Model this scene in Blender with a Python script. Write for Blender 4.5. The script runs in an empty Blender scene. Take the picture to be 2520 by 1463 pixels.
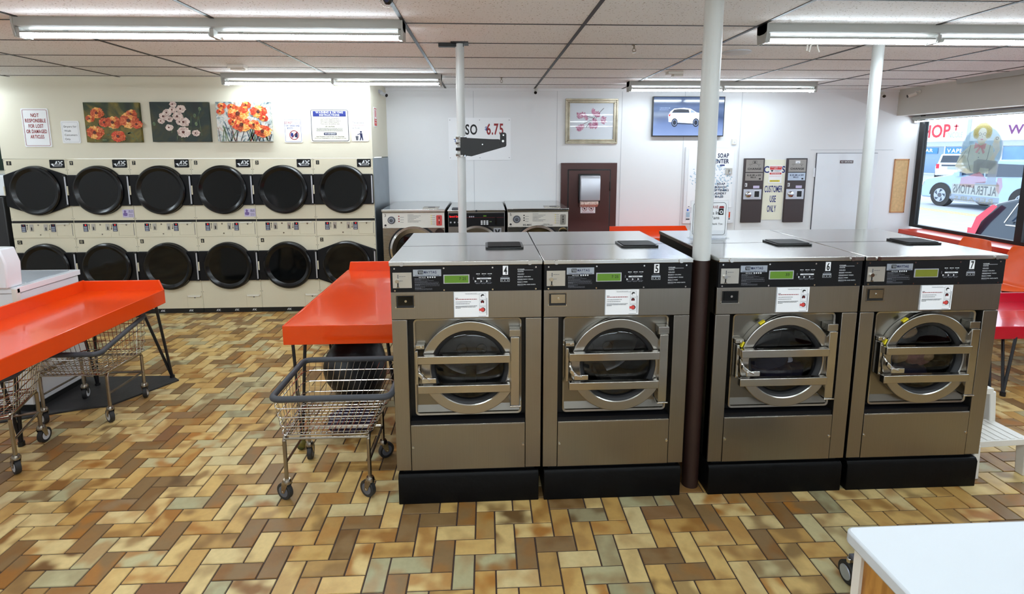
import bpy, math, random
from mathutils import Vector, Matrix
random.seed(11)
scene = bpy.context.scene
COL = scene.collection
PI = math.pi

# ------------------------------------------------------------------ camera
cam = bpy.data.cameras.new('camera'); co = bpy.data.objects.new('camera', cam); COL.objects.link(co)
pi_, ya, ro = math.radians(8.2341), math.radians(2.5894), math.radians(-0.1206)
F = Vector((math.sin(ya)*math.cos(pi_), math.cos(ya)*math.cos(pi_), -math.sin(pi_)))
R0 = Vector((math.cos(ya), -math.sin(ya), 0)); U0 = R0.cross(F)
Rr = R0*math.cos(ro)+U0*math.sin(ro); Ur = U0*math.cos(ro)-R0*math.sin(ro)
m = Matrix.Identity(4)
for i in range(3):
    m[i][0] = Rr[i]; m[i][1] = Ur[i]; m[i][2] = -F[i]
m[2][3] = 1.85
co.matrix_world = m
cam.sensor_width = 36; cam.sensor_fit = 'HORIZONTAL'
cam.lens = 1272.81*36/2520
cam.shift_x = (1260-1254.09)/2520; cam.shift_y = (557.69-731.5)/2520
cam.clip_start = 0.05; cam.clip_end = 300
scene.camera = co

# ------------------------------------------------------------------ world, exposure
w = bpy.data.worlds.new('world'); scene.world = w; w.use_nodes = True
bg = w.node_tree.nodes['Background']
bg.inputs[0].default_value = (0.80, 0.90, 1.0, 1); bg.inputs[1].default_value = 2.7
scene.view_settings.view_transform = 'Standard'; scene.view_settings.look = 'None'
scene.view_settings.gamma = 1; scene.view_settings.use_curve_mapping = False
scene.view_settings.exposure = 0.26
TUBE = 46.0
scene.cycles.max_bounces = 8

# ------------------------------------------------------------------ materials
def lin(c):
    o = []
    for x in c[:3]:
        x /= 255.0
        o.append(x/12.92 if x <= .04045 else ((x+.055)/1.055)**2.4)
    return (*o, 1)
MATS = {}
def mat(name, c, rough=.5, metal=0, var=.06, scale=6, bump=0, bscale=40, coat=0, stretch=None, emit=0, alpha=1, spec=.5, rvar=0):
    if name in MATS: return MATS[name]
    M = bpy.data.materials.new(name); M.use_nodes = True; MATS[name] = M
    nt = M.node_tree; p = nt.nodes['Principled BSDF']; N = nt.nodes.new; L = nt.links.new
    p.inputs['Roughness'].default_value = rough; p.inputs['Metallic'].default_value = metal
    p.inputs['Coat Weight'].default_value = coat; p.inputs['Specular IOR Level'].default_value = spec
    p.inputs['Alpha'].default_value = alpha
    tc = N('ShaderNodeTexCoord'); mp = N('ShaderNodeMapping'); L(tc.outputs['Object'], mp.inputs[0])
    if stretch: mp.inputs['Scale'].default_value = stretch
    nz = N('ShaderNodeTexNoise'); nz.inputs['Scale'].default_value = scale; nz.inputs['Detail'].default_value = 4
    L(mp.outputs[0], nz.inputs['Vector'])
    mx = N('ShaderNodeMix'); mx.data_type = 'RGBA'
    a = lin(c); k = 1-var*2
    mx.inputs[6].default_value = tuple(x*k for x in a[:3])+(1,); mx.inputs[7].default_value = tuple(min(1, x*(1+var)) for x in a[:3])+(1,)
    L(nz.outputs['Fac'], mx.inputs[0]); L(mx.outputs[2], p.inputs['Base Color'])
    if rvar:
        mr = N('ShaderNodeMapRange'); mr.inputs[3].default_value = rough-rvar; mr.inputs[4].default_value = rough+rvar
        L(nz.outputs['Fac'], mr.inputs[0]); L(mr.outputs[0], p.inputs['Roughness'])
    if bump:
        n2 = N('ShaderNodeTexNoise'); n2.inputs['Scale'].default_value = bscale; L(mp.outputs[0], n2.inputs['Vector'])
        bp = N('ShaderNodeBump'); bp.inputs['Strength'].default_value = bump; bp.inputs['Distance'].default_value = .005
        L(n2.outputs['Fac'], bp.inputs['Height']); L(bp.outputs[0], p.inputs['Normal'])
    if emit:
        p.inputs['Emission Color'].default_value = a; p.inputs['Emission Strength'].default_value = emit
    return M
def glass(name, tint, fac=.25, rough=.02):
    M = bpy.data.materials.new(name); M.use_nodes = True; MATS[name] = M
    nt = M.node_tree; nt.nodes.clear(); N = nt.nodes.new; L = nt.links.new
    out = N('ShaderNodeOutputMaterial'); mx = N('ShaderNodeMixShader'); t = N('ShaderNodeBsdfTransparent'); g = N('ShaderNodeBsdfGlossy')
    t.inputs[0].default_value = (*tint, 1); g.inputs['Roughness'].default_value = rough
    lw = N('ShaderNodeLayerWeight'); pw = N('ShaderNodeMath'); pw.operation = 'POWER'; pw.inputs[1].default_value = 5; L(lw.outputs['Facing'], pw.inputs[0])
    ad = N('ShaderNodeMath'); ad.operation = 'MULTIPLY_ADD'; ad.inputs[1].default_value = .9; ad.inputs[2].default_value = fac
    L(pw.outputs[0], ad.inputs[0]); L(ad.outputs[0], mx.inputs[0]); L(t.outputs[0], mx.inputs[1]); L(g.outputs[0], mx.inputs[2]); L(mx.outputs[0], out.inputs[0])
    return M
def decal(name, c, alpha):
    M = bpy.data.materials.new(name); M.use_nodes = True; MATS[name] = M
    nt = M.node_tree; nt.nodes.clear(); N = nt.nodes.new; L = nt.links.new
    out = N('ShaderNodeOutputMaterial'); mx = N('ShaderNodeMixShader'); t = N('ShaderNodeBsdfTransparent'); m2 = N('ShaderNodeMixShader'); a = N('ShaderNodeBsdfDiffuse'); b = N('ShaderNodeBsdfTranslucent')
    tc = N('ShaderNodeTexCoord'); nz = N('ShaderNodeTexNoise'); nz.inputs['Scale'].default_value = 12; L(tc.outputs['Object'], nz.inputs['Vector'])
    cm = N('ShaderNodeMix'); cm.data_type = 'RGBA'; cc = lin(c); cm.inputs[6].default_value = tuple(x*.85 for x in cc[:3])+(1,); cm.inputs[7].default_value = tuple(x*.95 for x in cc[:3])+(1,); L(nz.outputs['Fac'], cm.inputs[0])
    L(cm.outputs[2], a.inputs[0]); L(cm.outputs[2], b.inputs[0]); m2.inputs[0].default_value = .5; mx.inputs[0].default_value = alpha
    L(a.outputs[0], m2.inputs[1]); L(b.outputs[0], m2.inputs[2]); L(t.outputs[0], mx.inputs[1]); L(m2.outputs[0], mx.inputs[2]); L(mx.outputs[0], out.inputs[0])
mat('wall_white', (233, 234, 236), .55, var=.015, scale=2)
mat('wall_cream', (226, 220, 200), .6, var=.02, scale=2)
mat('wall_grey', (200, 196, 188), .6, var=.03, scale=2)
mat('seam', (206, 208, 212), .6)
mat('galv', (150, 160, 168), .35, .7, var=.12, scale=5)
mat('cream', (222, 214, 190), .38, var=.02, scale=3, coat=.2)
mat('cream_dark', (196, 188, 160), .45)
mat('cream_light', (236, 232, 220), .35)
mat('black', (14, 14, 15), .45)
mat('black_gloss', (12, 13, 15), .22, spec=.45)
mat('black_panel', (13, 13, 17), .5, var=.04, spec=.25)
mat('rubber', (36, 36, 38), .6, var=.1, scale=20)
mat('pedestal', (7, 7, 8), .45, var=.3, scale=7, bump=.25, bscale=30, rvar=.12, spec=.15)
mat('kick', (16, 17, 18), .5)
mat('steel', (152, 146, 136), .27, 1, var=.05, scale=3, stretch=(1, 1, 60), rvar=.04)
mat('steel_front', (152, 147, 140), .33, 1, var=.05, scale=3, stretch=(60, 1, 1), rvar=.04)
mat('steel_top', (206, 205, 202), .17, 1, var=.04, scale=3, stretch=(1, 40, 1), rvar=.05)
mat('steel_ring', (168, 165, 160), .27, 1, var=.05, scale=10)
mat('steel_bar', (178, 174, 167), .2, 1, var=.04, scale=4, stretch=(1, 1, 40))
mat('chrome', (205, 203, 200), .12, 1, var=.04)
mat('chrome_dull', (160, 152, 140), .25, 1, var=.15, scale=25)
mat('drum', (110, 108, 104), .3, 1, var=.3, scale=14)
mat('side_dark', (52, 50, 48), .35, .8, var=.1)
mat('orange', (230, 70, 12), .16, var=.03, scale=2, coat=.25)
mat('orange_seat', (236, 92, 30), .3, var=.03, coat=.2)
mat('ledge_orange', (214, 62, 34), .3, coat=.3)
mat('ledge_brown', (92, 36, 34), .5)
mat('red_table', (206, 22, 48), .16, var=.03, coat=.5)
mat('leg_black', (18, 18, 22), .4)
mat('white_enamel', (232, 235, 240), .2, var=.02, coat=.4)
mat('white_plastic', (226, 222, 214), .4, var=.04)
mat('white_paper', (244, 245, 248), .5, var=.01)
mat('card', (238, 236, 216), .4, var=.02)
mat('ink', (22, 20, 22), .6)
mat('ink_grey', (90, 92, 100), .6)
mat('ink_red', (150, 24, 34), .5)
mat('ink_pink', (214, 70, 66), .5)
mat('ink_blue', (28, 42, 120), .5)
mat('ink_navy', (20, 28, 74), .5)
mat('ink_white', (225, 228, 232), .5)
mat('ink_price_blue', (40, 84, 160), .5)
mat('lcd', (88, 128, 36), .3, emit=.12, var=.02)
mat('lcd_olive', (112, 118, 40), .3, emit=.08, var=.02)
mat('led', (230, 30, 34), .4, emit=1.2)
mat('badge_silver', (176, 184, 196), .3, .5)
mat('coin_plate', (196, 192, 184), .3, .6, var=.06, scale=12)
mat('brown_paint', (76, 42, 38), .35, var=.06, scale=5, coat=.15)
mat('brown_pipe', (48, 27, 22), .5, var=.2, scale=6)
mat('pipe_white', (208, 210, 208), .35, var=.04, scale=5)
mat('fixture', (168, 168, 163), .4, var=.04)
mat('tube', (232, 246, 255), .4, emit=TUBE, var=0)
mat('change_panel', (62, 52, 52), .4, var=.06)
mat('change_plate', (150, 142, 134), .32, .5, var=.05)
mat('bezel_silver', (196, 198, 206), .28, .4)
mat('cork', (214, 178, 128), .8, var=.16, scale=30)
mat('wood_trim', (196, 140, 92), .5)
mat('counter_top', (204, 209, 214), .35, var=.02, scale=5)
mat('grey_foam', (58, 60, 66), .6, var=.08, scale=20)
mat('grout', (66, 50, 44), .8, var=.2, scale=30)
mat('mat_black', (46, 46, 48), .55, var=.3, scale=12, bump=.3)
mat('bag_black', (7, 7, 9), .45, var=.3, scale=8, bump=.8, bscale=14)
mat('bag_purple', (38, 26, 56), .7, var=.3, scale=12)
mat('gold', (188, 178, 156), .35, .6, var=.25, scale=14, bump=.4, bscale=60)
mat('sticker_purple', (120, 98, 160), .5)
mat('sticker_lav', (206, 196, 226), .5)
mat('yellow', (226, 206, 40), .5)
mat('wheel_white', (206, 208, 212), .4)
mat('glass_dark', (8, 10, 11), .06, spec=.35, var=.1)
mat('soap_blue', (176, 206, 228), .5, var=.25, scale=60)
mat('dot_blue', (30, 96, 220), .3)
mat('tan_cloth', (196, 158, 110), .95, var=.35, scale=14, bump=1, bscale=30)
mat('rose_cloth', (170, 120, 110), .95, var=.35, scale=14, bump=1, bscale=30)
mat('dark_cloth', (40, 36, 60), .95, var=.5, scale=9, bump=1, bscale=20)
mat('cloth_white', (200, 200, 210), .95, var=.2, scale=14)
mat('foliage', (22, 48, 34), .6, var=.6, scale=25)
mat('dark_cabinet', (38, 38, 40), .4, var=.1)
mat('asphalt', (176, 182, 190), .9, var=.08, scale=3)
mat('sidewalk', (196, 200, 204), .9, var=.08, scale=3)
mat('road_yellow', (226, 180, 90), .8)
mat('car_blue', (150, 176, 204), .25, .3, coat=.6)
mat('car_dark', (34, 50, 66), .2, .4, coat=.6)
mat('car_white', (232, 236, 242), .3, coat=.4)
mat('car_glass', (48, 62, 80), .08, spec=.7)
mat('car_glass_light', (120, 150, 180), .1, spec=.7)
mat('tail_red', (224, 40, 66), .3, emit=.25)
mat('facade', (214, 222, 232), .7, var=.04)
mat('facade_blue', (120, 160, 200), .4, var=.25, scale=.8)
mat('facade_sky', (70, 140, 206), .5, var=.2)
mat('sign_white', (250, 251, 253), .5, emit=.25, var=.0)
mat('sign_red', (214, 40, 60), .5)
mat('sign_purple', (120, 60, 120), .5)
mat('fascia_orange', (226, 90, 50), .6)  # orange of a reflection, given to a solid band
decal('skin_decal', (244, 236, 214), 0.62)
decal('hair_decal', (214, 200, 130), 0.55)
decal('hair_line', (196, 176, 110), 0.55)
decal('pink_decal', (232, 160, 172), 0.58)
decal('blue_decal', (166, 202, 214), 0.55)
decal('grey_decal', (176, 182, 190), 0.62)
decal('cream_decal', (228, 226, 196), 0.62)
decal('line_decal', (120, 122, 128), 0.66)
glass('glass_door', (.55, .56, .58), .04)
glass('glass_clear', (.93, .96, .98), .01)
glass('glass_acrylic', (.94, .95, .96), .01)
mat('steel_plate', (132, 128, 120), .3, 1, var=.08, scale=4)

def mat_floor():
    M = bpy.data.materials.new('quarry_tile'); M.use_nodes = True; MATS['quarry_tile'] = M
    nt = M.node_tree; p = nt.nodes['Principled BSDF']; N = nt.nodes.new; L = nt.links.new
    at = N('ShaderNodeAttribute'); at.attribute_name = 'tile'; sp = N('ShaderNodeSeparateColor'); L(at.outputs['Color'], sp.inputs[0])
    uv = N('ShaderNodeUVMap'); uv.uv_map = 'tuv'
    cr = N('ShaderNodeValToRGB'); e = cr.color_ramp; e.interpolation = 'LINEAR'
    cols = [(0, (132, 104, 66)), (.17, (134, 106, 68)), (.27, (190, 150, 84)), (.42, (208, 172, 104)), (.6, (216, 188, 126)), (.78, (212, 192, 140)), (.9, (184, 176, 134)), (.97, (160, 154, 118)), (1, (130, 84, 48))]
    e.elements[0].position = 0; e.elements[0].color = lin(cols[0][1]); e.elements[1].position = 1; e.elements[1].color = lin(cols[-1][1])
    for q, c in cols[1:-1]:
        el = e.elements.new(q); el.color = lin(c)
    L(sp.outputs[0], cr.inputs[0])
    # flashing inside each tile: offset noise per tile, streaky
    cb = N('ShaderNodeVectorMath'); cb.operation = 'MULTIPLY_ADD'; L(at.outputs['Color'], cb.inputs[0]); cb.inputs[1].default_value = (97, 61, 43); L(uv.outputs[0], cb.inputs[2])
    nz = N('ShaderNodeTexNoise'); nz.inputs['Scale'].default_value = 1.25; nz.inputs['Detail'].default_value = .6; L(cb.outputs[0], nz.inputs['Vector'])
    mr = N('ShaderNodeMapRange'); mr.interpolation_type = 'SMOOTHSTEP'; mr.inputs[1].default_value = .36; mr.inputs[2].default_value = .68; L(nz.outputs['Fac'], mr.inputs[0])
    am = N('ShaderNodeMath'); am.operation = 'MULTIPLY'; L(mr.outputs[0], am.inputs[0]); L(sp.outputs[1], am.inputs[1])
    mx = N('ShaderNodeMix'); mx.data_type = 'RGBA'; L(am.outputs[0], mx.inputs[0]); L(cr.outputs[0], mx.inputs[6])
    dk = N('ShaderNodeMix'); dk.data_type = 'RGBA'; L(sp.outputs[2], dk.inputs[0]); dk.inputs[6].default_value = lin((170, 112, 44)); dk.inputs[7].default_value = lin((92, 68, 38))
    L(dk.outputs[2], mx.inputs[7])
    tc = N('ShaderNodeTexCoord'); n2 = N('ShaderNodeTexNoise'); n2.inputs['Scale'].default_value = 45; n2.inputs['Detail'].default_value = 5; L(tc.outputs['Object'], n2.inputs['Vector'])
    m2 = N('ShaderNodeMix'); m2.data_type = 'RGBA'; m2.blend_type = 'MULTIPLY'; m2.inputs[0].default_value = .35; L(mx.outputs[2], m2.inputs[6])
    g = N('ShaderNodeMapRange'); g.inputs[3].default_value = .55; g.inputs[4].default_value = 1.35; L(n2.outputs['Fac'], g.inputs[0]); L(g.outputs[0], m2.inputs[7])
    L(m2.outputs[2], p.inputs['Base Color'])
    rr = N('ShaderNodeMapRange'); rr.inputs[3].default_value = .28; rr.inputs[4].default_value = .5; L(n2.outputs['Fac'], rr.inputs[0]); L(rr.outputs[0], p.inputs['Roughness'])
    bp = N('ShaderNodeBump'); bp.inputs['Strength'].default_value = .12; bp.inputs['Distance'].default_value = .003; L(n2.outputs['Fac'], bp.inputs['Height']); L(bp.outputs[0], p.inputs['Normal'])
mat_floor()
def mat_ceiling():
    M = bpy.data.materials.new('acoustic_tile'); M.use_nodes = True; MATS['acoustic_tile'] = M
    nt = M.node_tree; p = nt.nodes['Principled BSDF']; N = nt.nodes.new; L = nt.links.new
    tc = N('ShaderNodeTexCoord'); nz = N('ShaderNodeTexNoise'); nz.inputs['Scale'].default_value = 90; nz.inputs['Detail'].default_value = 2; L(tc.outputs['Object'], nz.inputs['Vector'])
    mr = N('ShaderNodeMapRange'); mr.inputs[1].default_value = .30; mr.inputs[2].default_value = .36; L(nz.outputs['Fac'], mr.inputs[0])
    n2 = N('ShaderNodeTexNoise'); n2.inputs['Scale'].default_value = 1.2; L(tc.outputs['Object'], n2.inputs['Vector'])
    a = N('ShaderNodeMix'); a.data_type = 'RGBA'; a.inputs[6].default_value = lin((236, 238, 240)); a.inputs[7].default_value = lin((246, 247, 248)); L(n2.outputs['Fac'], a.inputs[0])
    b = N('ShaderNodeMix'); b.data_type = 'RGBA'; b.inputs[6].default_value = lin((140, 128, 118)); L(mr.outputs[0], b.inputs[0]); L(a.outputs[2], b.inputs[7])
    L(b.outputs[2], p.inputs['Base Color']); p.inputs['Roughness'].default_value = .85
mat_ceiling()
def mat_wood():
    M = bpy.data.materials.new('oak_laminate'); M.use_nodes = True; MATS['oak_laminate'] = M
    nt = M.node_tree; p = nt.nodes['Principled BSDF']; N = nt.nodes.new; L = nt.links.new
    tc = N('ShaderNodeTexCoord'); mp = N('ShaderNodeMapping'); mp.inputs['Scale'].default_value = (1, 14, 2); mp.inputs['Rotation'].default_value = (.25, 0, 0); L(tc.outputs['Object'], mp.inputs[0])
    nz = N('ShaderNodeTexNoise'); nz.inputs['Scale'].default_value = 2.5; nz.inputs['Detail'].default_value = 6; nz.inputs['Distortion'].default_value = .8; L(mp.outputs[0], nz.inputs['Vector'])
    cr = N('ShaderNodeValToRGB'); cr.color_ramp.elements[0].color = lin((142, 88, 30)); cr.color_ramp.elements[0].position = .3; cr.color_ramp.elements[1].color = lin((206, 152, 78)); cr.color_ramp.elements[1].position = .7
    L(nz.outputs['Fac'], cr.inputs[0]); L(cr.outputs[0], p.inputs['Base Color']); p.inputs['Roughness'].default_value = .35
mat_wood()
def mat_canvas(name, stops, scale=3, dist=1.5, emit=0):
    M = bpy.data.materials.new(name); M.use_nodes = True; MATS[name] = M
    nt = M.node_tree; p = nt.nodes['Principled BSDF']; N = nt.nodes.new; L = nt.links.new
    tc = N('ShaderNodeTexCoord'); nz = N('ShaderNodeTexNoise'); nz.inputs['Scale'].default_value = scale; nz.inputs['Detail'].default_value = 5; nz.inputs['Distortion'].default_value = dist
    L(tc.outputs['Object'], nz.inputs['Vector']); cr = N('ShaderNodeValToRGB'); e = cr.color_ramp
    e.elements[0].position = stops[0][0]; e.elements[0].color = lin(stops[0][1]); e.elements[1].position = stops[-1][0]; e.elements[1].color = lin(stops[-1][1])
    for q, c in stops[1:-1]: e.elements.new(q).color = lin(c)
    L(nz.outputs['Fac'], cr.inputs[0]); L(cr.outputs[0], p.inputs['Base Color']); p.inputs['Roughness'].default_value = .5
    if emit: L(cr.outputs[0], p.inputs['Emission Color']); p.inputs['Emission Strength'].default_value = emit
mat_canvas('canvas_green', [(.3, (24, 34, 20)), (.45, (52, 62, 26)), (.58, (120, 104, 34)), (.7, (40, 56, 34))])
mat_canvas('canvas_dark', [(.3, (18, 26, 22)), (.5, (26, 42, 36)), (.66, (64, 60, 26)), (.78, (96, 74, 28))])
mat_canvas('canvas_light', [(.3, (44, 70, 80)), (.42, (150, 160, 160)), (.55, (206, 204, 198)), (.68, (176, 150, 130)), (.8, (70, 84, 84))], 7, 3)
mat_canvas('petal_orange', [(.3, (150, 48, 22)), (.5, (206, 84, 40)), (.7, (238, 150, 92))], 22, 2)
mat_canvas('petal_red', [(.3, (150, 26, 14)), (.5, (216, 66, 34)), (.7, (246, 140, 80))], 22, 2)
mat_canvas('petal_gold', [(.3, (214, 96, 30)), (.5, (246, 170, 80)), (.7, (252, 214, 150))], 22, 2)
mat_canvas('petal_pale', [(.3, (176, 140, 130)), (.5, (226, 204, 194)), (.7, (246, 234, 222))], 22, 2)
mat_canvas('petal_pink', [(.3, (176, 84, 124)), (.5, (222, 156, 180)), (.7, (244, 222, 230))], 22, 2)
mat_canvas('flower_core', [(.3, (40, 18, 16)), (.6, (110, 44, 24))], 30, 1)
mat_canvas('stem_green', [(.3, (40, 60, 40)), (.6, (110, 130, 90))], 20, 1)
def mat_tv():
    M = bpy.data.materials.new('tv_picture'); M.use_nodes = True; MATS['tv_picture'] = M
    nt = M.node_tree; p = nt.nodes['Principled BSDF']; N = nt.nodes.new; L = nt.links.new
    tc = N('ShaderNodeTexCoord'); sx = N('ShaderNodeSeparateXYZ'); L(tc.outputs['Object'], sx.inputs[0])
    mr = N('ShaderNodeMapRange'); mr.inputs[1].default_value = -.25; mr.inputs[2].default_value = .25; L(sx.outputs[2], mr.inputs[0])
    nz = N('ShaderNodeTexNoise'); nz.inputs['Scale'].default_value = 3; L(tc.outputs['Object'], nz.inputs['Vector'])
    ad = N('ShaderNodeMath'); ad.operation = 'MULTIPLY_ADD'; ad.inputs[1].default_value = .25; L(nz.outputs['Fac'], ad.inputs[0]); L(mr.outputs[0], ad.inputs[2])
    cr = N('ShaderNodeValToRGB'); e = cr.color_ramp; e.elements[0].position = .12; e.elements[0].color = lin((150, 176, 230)); e.elements[1].position = 1.1; e.elements[1].color = lin((60, 80, 120))
    for q, c in [(.42, (120, 146, 200)), (.62, (74, 96, 140)), (.85, (104, 128, 172))]: e.elements.new(q).color = lin(c)
    L(ad.outputs[0], cr.inputs[0]); L(cr.outputs[0], p.inputs['Emission Color']); p.inputs['Emission Strength'].default_value = 1.0
    p.inputs['Base Color'].default_value = (.01, .01, .01, 1); p.inputs['Roughness'].default_value = .1
mat_tv()
mat('tv_white', (214, 224, 244), .3, emit=.9)
mat('tv_dark', (24, 30, 44), .3, emit=.4)
mat('tv_mid', (120, 136, 170), .3, emit=.7)

# ------------------------------------------------------------------ glyphs
GL = {}
def make_glyphs():
    chars = "ABCDEFGHIJKLMNOPQRSTUVWXYZabcdefghijklmnopqrstuvwxyz0123456789.,:;!?$&-*/'=()"
    tmp = []
    for bold in (0, 1):
        for ch in chars:
            c = bpy.data.curves.new('g', 'FONT'); c.body = ch; c.size = 1; c.resolution_u = 3; c.fill_mode = 'FRONT'
            if bold: c.offset = .022
            o = bpy.data.objects.new('g', c); COL.objects.link(o); tmp.append((bold, ch, o, c))
    dg = bpy.context.evaluated_depsgraph_get()
    for bold, ch, o, c in tmp:
        me = bpy.data.meshes.new_from_object(o.evaluated_get(dg))
        vs = [(v.co.x, v.co.y) for v in me.vertices]; fs = [tuple(p.vertices) for p in me.polygons]
        xs = [v[0] for v in vs] or [0]
        x0 = min(xs); GL[(bold, ch)] = ([(x-x0, y) for x, y in vs], fs, max(xs)-x0)
        bpy.data.meshes.remove(me)
    for bold, ch, o, c in tmp:
        bpy.data.objects.remove(o); bpy.data.curves.remove(c)
make_glyphs()
CAP = max(y for x, y in GL[(0, 'H')][0])

# ------------------------------------------------------------------ mesh builder
class B:
    def __init__(s): s.v = []; s.f = []; s.fm = []; s.ms = []
    def mi(s, m):
        if m not in s.ms: s.ms.append(m)
        return s.ms.index(m)
    def add(s, vs, fs, m):
        o = len(s.v); s.v += [tuple(v) for v in vs]; k = s.mi(m)
        for f in fs: s.f.append(tuple(i+o for i in f)); s.fm.append(k)
        return s
    def box(s, x0, x1, y0, y1, z0, z1, m):
        return s.add([(x0, y0, z0), (x1, y0, z0), (x1, y1, z0), (x0, y1, z0), (x0, y0, z1), (x1, y0, z1), (x1, y1, z1), (x0, y1, z1)],
                     [(0, 3, 2, 1), (4, 5, 6, 7), (0, 1, 5, 4), (1, 2, 6, 5), (2, 3, 7, 6), (3, 0, 4, 7)], m)
    def prism(s, pts, ax, a, b, m):
        n = len(pts)
        def P(p, t): return (t, p[0], p[1]) if ax == 'x' else (p[0], t, p[1]) if ax == 'y' else (p[0], p[1], t)
        vs = [P(p, a) for p in pts]+[P(p, b) for p in pts]
        return s.add(vs, [tuple(range(n))[::-1], tuple(range(n, 2*n))]+[(i, (i+1) % n, (i+1) % n+n, i+n) for i in range(n)], m)
    def rect(s, x0, x1, z0, z1, y, m): return s.add([(x0, y, z0), (x1, y, z0), (x1, y, z1), (x0, y, z1)], [(0, 1, 2, 3)], m)
    def shape(s, pts, y, m): return s.add([(x, y, z) for x, z in pts], [tuple(range(len(pts)))], m)
    def disc(s, cx, cz, r, y, m, rz=None, n=24, a0=0): return s.shape([(cx+r*math.cos(a0+2*PI*i/n), cz+(rz or r)*math.sin(a0+2*PI*i/n)) for i in range(n)], y, m)
    def ringd(s, cx, cz, r0, r1, y, m, n=32, kz=1):
        vs = []
        for i in range(n):
            a = 2*PI*i/n; vs += [(cx+r0*math.cos(a), y, cz+r0*kz*math.sin(a)), (cx+r1*math.cos(a), y, cz+r1*kz*math.sin(a))]
        return s.add(vs, [(2*i, 2*i+1, (2*i+3) % (2*n), (2*i+2) % (2*n)) for i in range(n)], m)
    def line(s, pts, wd, y, m):
        for (x0, z0), (x1, z1) in zip(pts, pts[1:]):
            d = Vector((x1-x0, z1-z0)); l = d.length or 1; nx, nz = -d.y/l*wd/2, d.x/l*wd/2
            s.shape([(x0+nx, z0+nz), (x0-nx, z0-nz), (x1-nx, z1-nz), (x1+nx, z1+nz)], y, m)
        return s
    def rrect(s, x0, x1, z0, z1, r, y, m, border=0):
        pts = rpts(x0, x1, z0, z1, r)
        if not border: return s.shape(pts, y, m)
        q = rpts(x0+border, x1-border, z0+border, z1-border, max(r-border, .001)); n = len(pts)
        return s.add([(x, y, z) for x, z in pts+q], [(i, (i+1) % n, (i+1) % n+n, i+n) for i in range(n)], m)
    def frame_hole(s, x0, x1, z0, z1, cx, cz, r, y, m, n=48):
        vs = []
        for i in range(n):
            a = 2*PI*i/n+PI/4; c, q = math.cos(a), math.sin(a)
            t = min(((x1-cx)/c if c > 1e-6 else (x0-cx)/c if c < -1e-6 else 9), ((z1-cz)/q if q > 1e-6 else (z0-cz)/q if q < -1e-6 else 9))
            vs += [(cx+r*c, y, cz+r*q), (cx+t*c, y, cz+t*q)]
        fs = [(2*i, 2*i+1, (2*i+3) % (2*n), (2*i+2) % (2*n)) for i in range(n)]
        s.add(vs, fs, m)
        # corner triangles
        for X, Z in ((x0, z0), (x0, z1), (x1, z0), (x1, z1)):
            a = math.atan2(Z-cz, X-cx) - PI/4
            k = int(math.floor((a % (2*PI))/(2*PI/n))) % n
            p, q = vs[2*k+1], vs[(2*k+3) % (2*n)]
            s.add([p, (X, y, Z), q], [(0, 1, 2)], m)
        return s
    def cyl(s, p0, p1, r0, m, r1=None, n=14, caps=True):
        r1 = r0 if r1 is None else r1; p0 = Vector(p0); p1 = Vector(p1); d = (p1-p0).normalized()
        a = d.orthogonal().normalized(); b = d.cross(a); vs = []
        for p, r in ((p0, r0), (p1, r1)):
            vs += [p+a*r*math.cos(2*PI*i/n)+b*r*math.sin(2*PI*i/n) for i in range(n)]
        fs = [(i, (i+1) % n, (i+1) % n+n, i+n) for i in range(n)]
        if caps: fs += [tuple(range(n))[::-1], tuple(range(n, 2*n))]
        return s.add(vs, fs, m)
    def tube(s, path, r, m, n=8, closed=False):
        P = [Vector(p) for p in path]; N = len(P); vs = []; a = None
        for i in range(N):
            if closed: t = (P[(i+1) % N]-P[i-1]).normalized()
            else: t = (P[min(i+1, N-1)]-P[max(i-1, 0)]).normalized()
            a = t.orthogonal().normalized() if a is None else (a-t*a.dot(t)).normalized()
            b = t.cross(a)
            vs += [P[i]+a*r*math.cos(2*PI*k/n)+b*r*math.sin(2*PI*k/n) for k in range(n)]
        fs = []
        for i in range(N if closed else N-1):
            j = (i+1) % N; sh = 0
            if closed and j == 0:
                best = 1e9
                for q in range(n):
                    dd = (vs[i*n]-vs[q]).length
                    if dd < best: best = dd; sh = q
            for k in range(n): fs.append((i*n+k, i*n+(k+1) % n, j*n+(k+1+sh) % n, j*n+(k+sh) % n))
        if not closed: fs += [tuple(range(n))[::-1], tuple(range((N-1)*n, N*n))]
        return s.add(vs, fs, m)
    def lathe(s, prof, c, m, ax='y', n=48, cap0=False, cap1=False):
        vs = []; K = len(prof)
        for i in range(n):
            a = 2*PI*i/n; ca, sa = math.cos(a), math.sin(a)
            for r, h in prof:
                vs.append((c[0]+r*ca, c[1]+h, c[2]+r*sa) if ax == 'y' else (c[0]+r*ca, c[1]+r*sa, c[2]+h) if ax == 'z' else (c[0]+h, c[1]+r*ca, c[2]+r*sa))
        fs = [(i*K+k, i*K+k+1, ((i+1) % n)*K+k+1, ((i+1) % n)*K+k) for i in range(n) for k in range(K-1)]
        if cap0: fs.append(tuple(i*K for i in range(n)))
        if cap1: fs.append(tuple(i*K+K-1 for i in range(n)))
        return s.add(vs, fs, m)
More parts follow.
